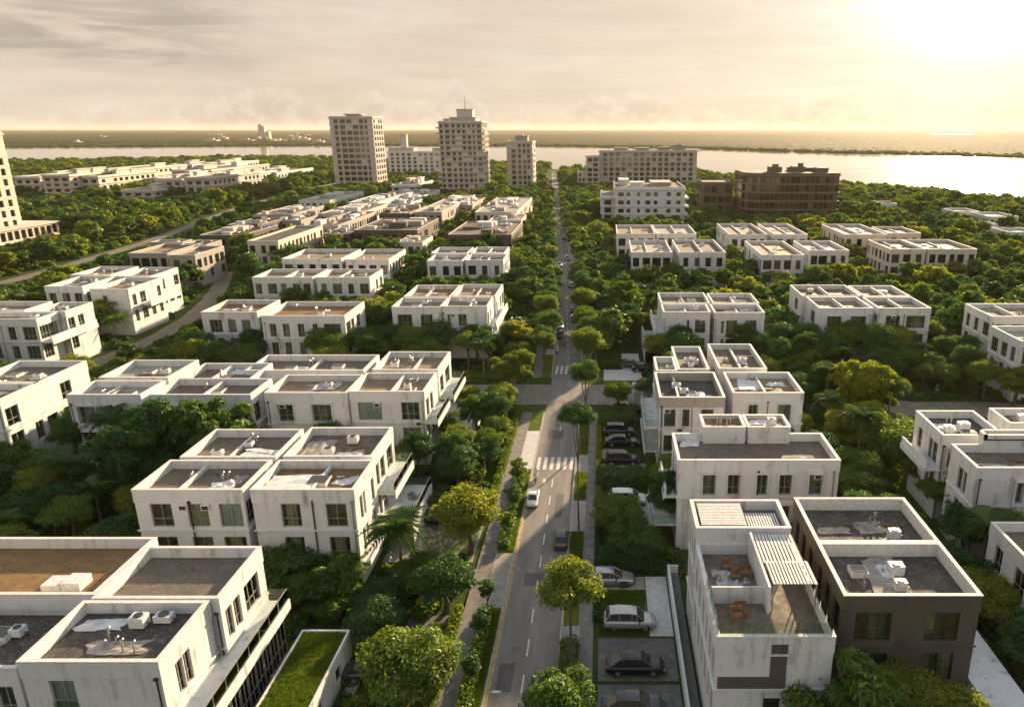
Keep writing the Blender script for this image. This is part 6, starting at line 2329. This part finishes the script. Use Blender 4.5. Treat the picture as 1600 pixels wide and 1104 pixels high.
car(c.x, c.y, -pi / 2, 'suv', black, 'black car coming down the left lane past the junction', z=.02)
c = P(876, 511, 0)
car(c.x, c.y, -pi / 2, 'sedan', whitep, 'white car following the black car past the junction', z=.02)
k = 0
names = ('white', 'black', 'silver', 'grey', 'white', 'dark red', 'white', 'black')
for yy in (147, 163, 171, 200, 213, 245, 290, 322, 372):
    a = math.atan2(road_r(yy + 2) - road_r(yy), 2)
    nm = names[(k * 3 + 1) % 8]
    pnt = {'white': whitep, 'black': black, 'silver': silver, 'grey': dkgrey, 'dark red': redp}[nm]
    car(road_r(yy) - 1.0, yy, pi / 2 - a, ('sedan', 'suv')[k % 2], pnt, f'small {nm} car parked along the right kerb, {ordinal(k)} past the junction', 'cars parked along the right kerb', z=.02, full=yy < 215)
    k += 1
for k, (yy, pnt, nm) in enumerate(((232, whitep, 'white'), (306, black, 'black'), (365, whitep, 'white'), (430, dkgrey, 'grey'))):
    car(road_l(yy) + 1.3, yy, -pi / 2 + .068, 'sedan', pnt, f'tiny {nm} car far up the left lane, {ordinal(k)} of those beyond the bend', z=.02, full=False)


# ------------------------------------------------------------------ scooters with riders
def rider(parent_loc, rz, label, shirt, trousers):
    """seated figure as one continuous skinned body"""
    me = bpy.data.meshes.new('person')
    vs = [(0, 0, .80), (0, .0, 1.02), (.03, 0, 1.28), (.04, 0, 1.40), (.06, 0, 1.58)]
    ed = [(0, 1), (1, 2), (2, 3), (3, 4)]
    rr = [.15, .15, .17, .06, .11]
    for s in (-1, 1):
        i = len(vs)
        vs += [(.02, s * .18, 1.30), (.18, s * .24, 1.10), (.42, s * .27, 1.05)]; rr += [.065, .05, .04]
        ed += [(2, i), (i, i + 1), (i + 1, i + 2)]
        i = len(vs)
        vs += [(.02, s * .10, .78), (.38, s * .17, .74), (.30, s * .15, .36), (.40, s * .15, .30)]; rr += [.095, .075, .055, .05]
        ed += [(0, i), (i, i + 1), (i + 1, i + 2), (i + 2, i + 3)]
    me.from_pydata(vs, ed, [])
    o = link('person', me)
    sk = o.modifiers.new('skin', 'SKIN')
    for k, r in enumerate(rr):
        me.skin_vertices[0].data[k].radius = (r, r)
    me.skin_vertices[0].data[0].use_root = True
    o.modifiers.new('sub', 'SUBSURF').levels = 1
    o.modifiers['sub'].render_levels = 1
    me.materials.append(shirt)
    o.location = parent_loc; o.rotation_euler = (0, 0, rz)
    tag(o, label, 'person', 'riders on scooters')
    g = MB(); g.tube([(.06, 0, 1.52), (.06, 0, 1.62), (.06, 0, 1.70), (.06, 0, 1.74)], [.125, .14, .11, .04], 10)
    g.build('helmet', M['white'], o)
    return o


def scooter(x, y, rz, label, rlabel):
    t = empty('motor_scooter', (x, y, .02), label, 'scooter', 'scooters on the street', rz)
    b = MB()
    loft(b, [[(xx, w, z0), (xx, w * .8, z1), (xx, -w * .8, z1), (xx, -w, z0)] for xx, w, z0, z1 in ((-.85, .08, .55, .72), (-.6, .17, .38, .78), (-.1, .17, .36, .76), (.08, .15, .24, .36), (.4, .16, .24, .36), (.52, .2, .3, .9), (.62, .12, .5, 1.0))])
    b.build('body', whitep, t)
    b = MB(); b.box(-.7, -.05, -.13, .13, .775, .85); b.build('seat', M['tyre'], t)
    b = MB(); b.tube([(.55, 0, .95), (.5, 0, 1.08)], .03, 6); b.tube([(.46, -.33, 1.06), (.5, 0, 1.09), (.46, .33, 1.06)], .025, 6); b.build('handlebar', M['darkframe'], t)
    b = MB(); b.tube([(.62, 0, .72), (.70, 0, .72)], .08, 8); b.build('headlight', M['light'], t)
    for wx in (-.6, .68):
        b = MB(); b.tube([(0, -.05, 0), (0, .05, 0)], .25, 14); w_ = b.build('wheel', M['tyre'], t); w_.location = (wx, 0, .25)
    return rider((x - .12 * cos(rz) , y - .12 * sin(rz), .06), rz, rlabel, M['sheet'], M['slate'])


c = P(838, 750, 0)
scooter(c.x, c.y, -pi / 2, 'white scooter coming towards the camera ahead of the white pickup', 'rider in white on the scooter ahead of the pickup')
c = P(871, 551, 0)
scooter(c.x, c.y, -pi / 2, 'white scooter near the kerb above the upper zebra crossing', 'rider in white near the upper zebra crossing')
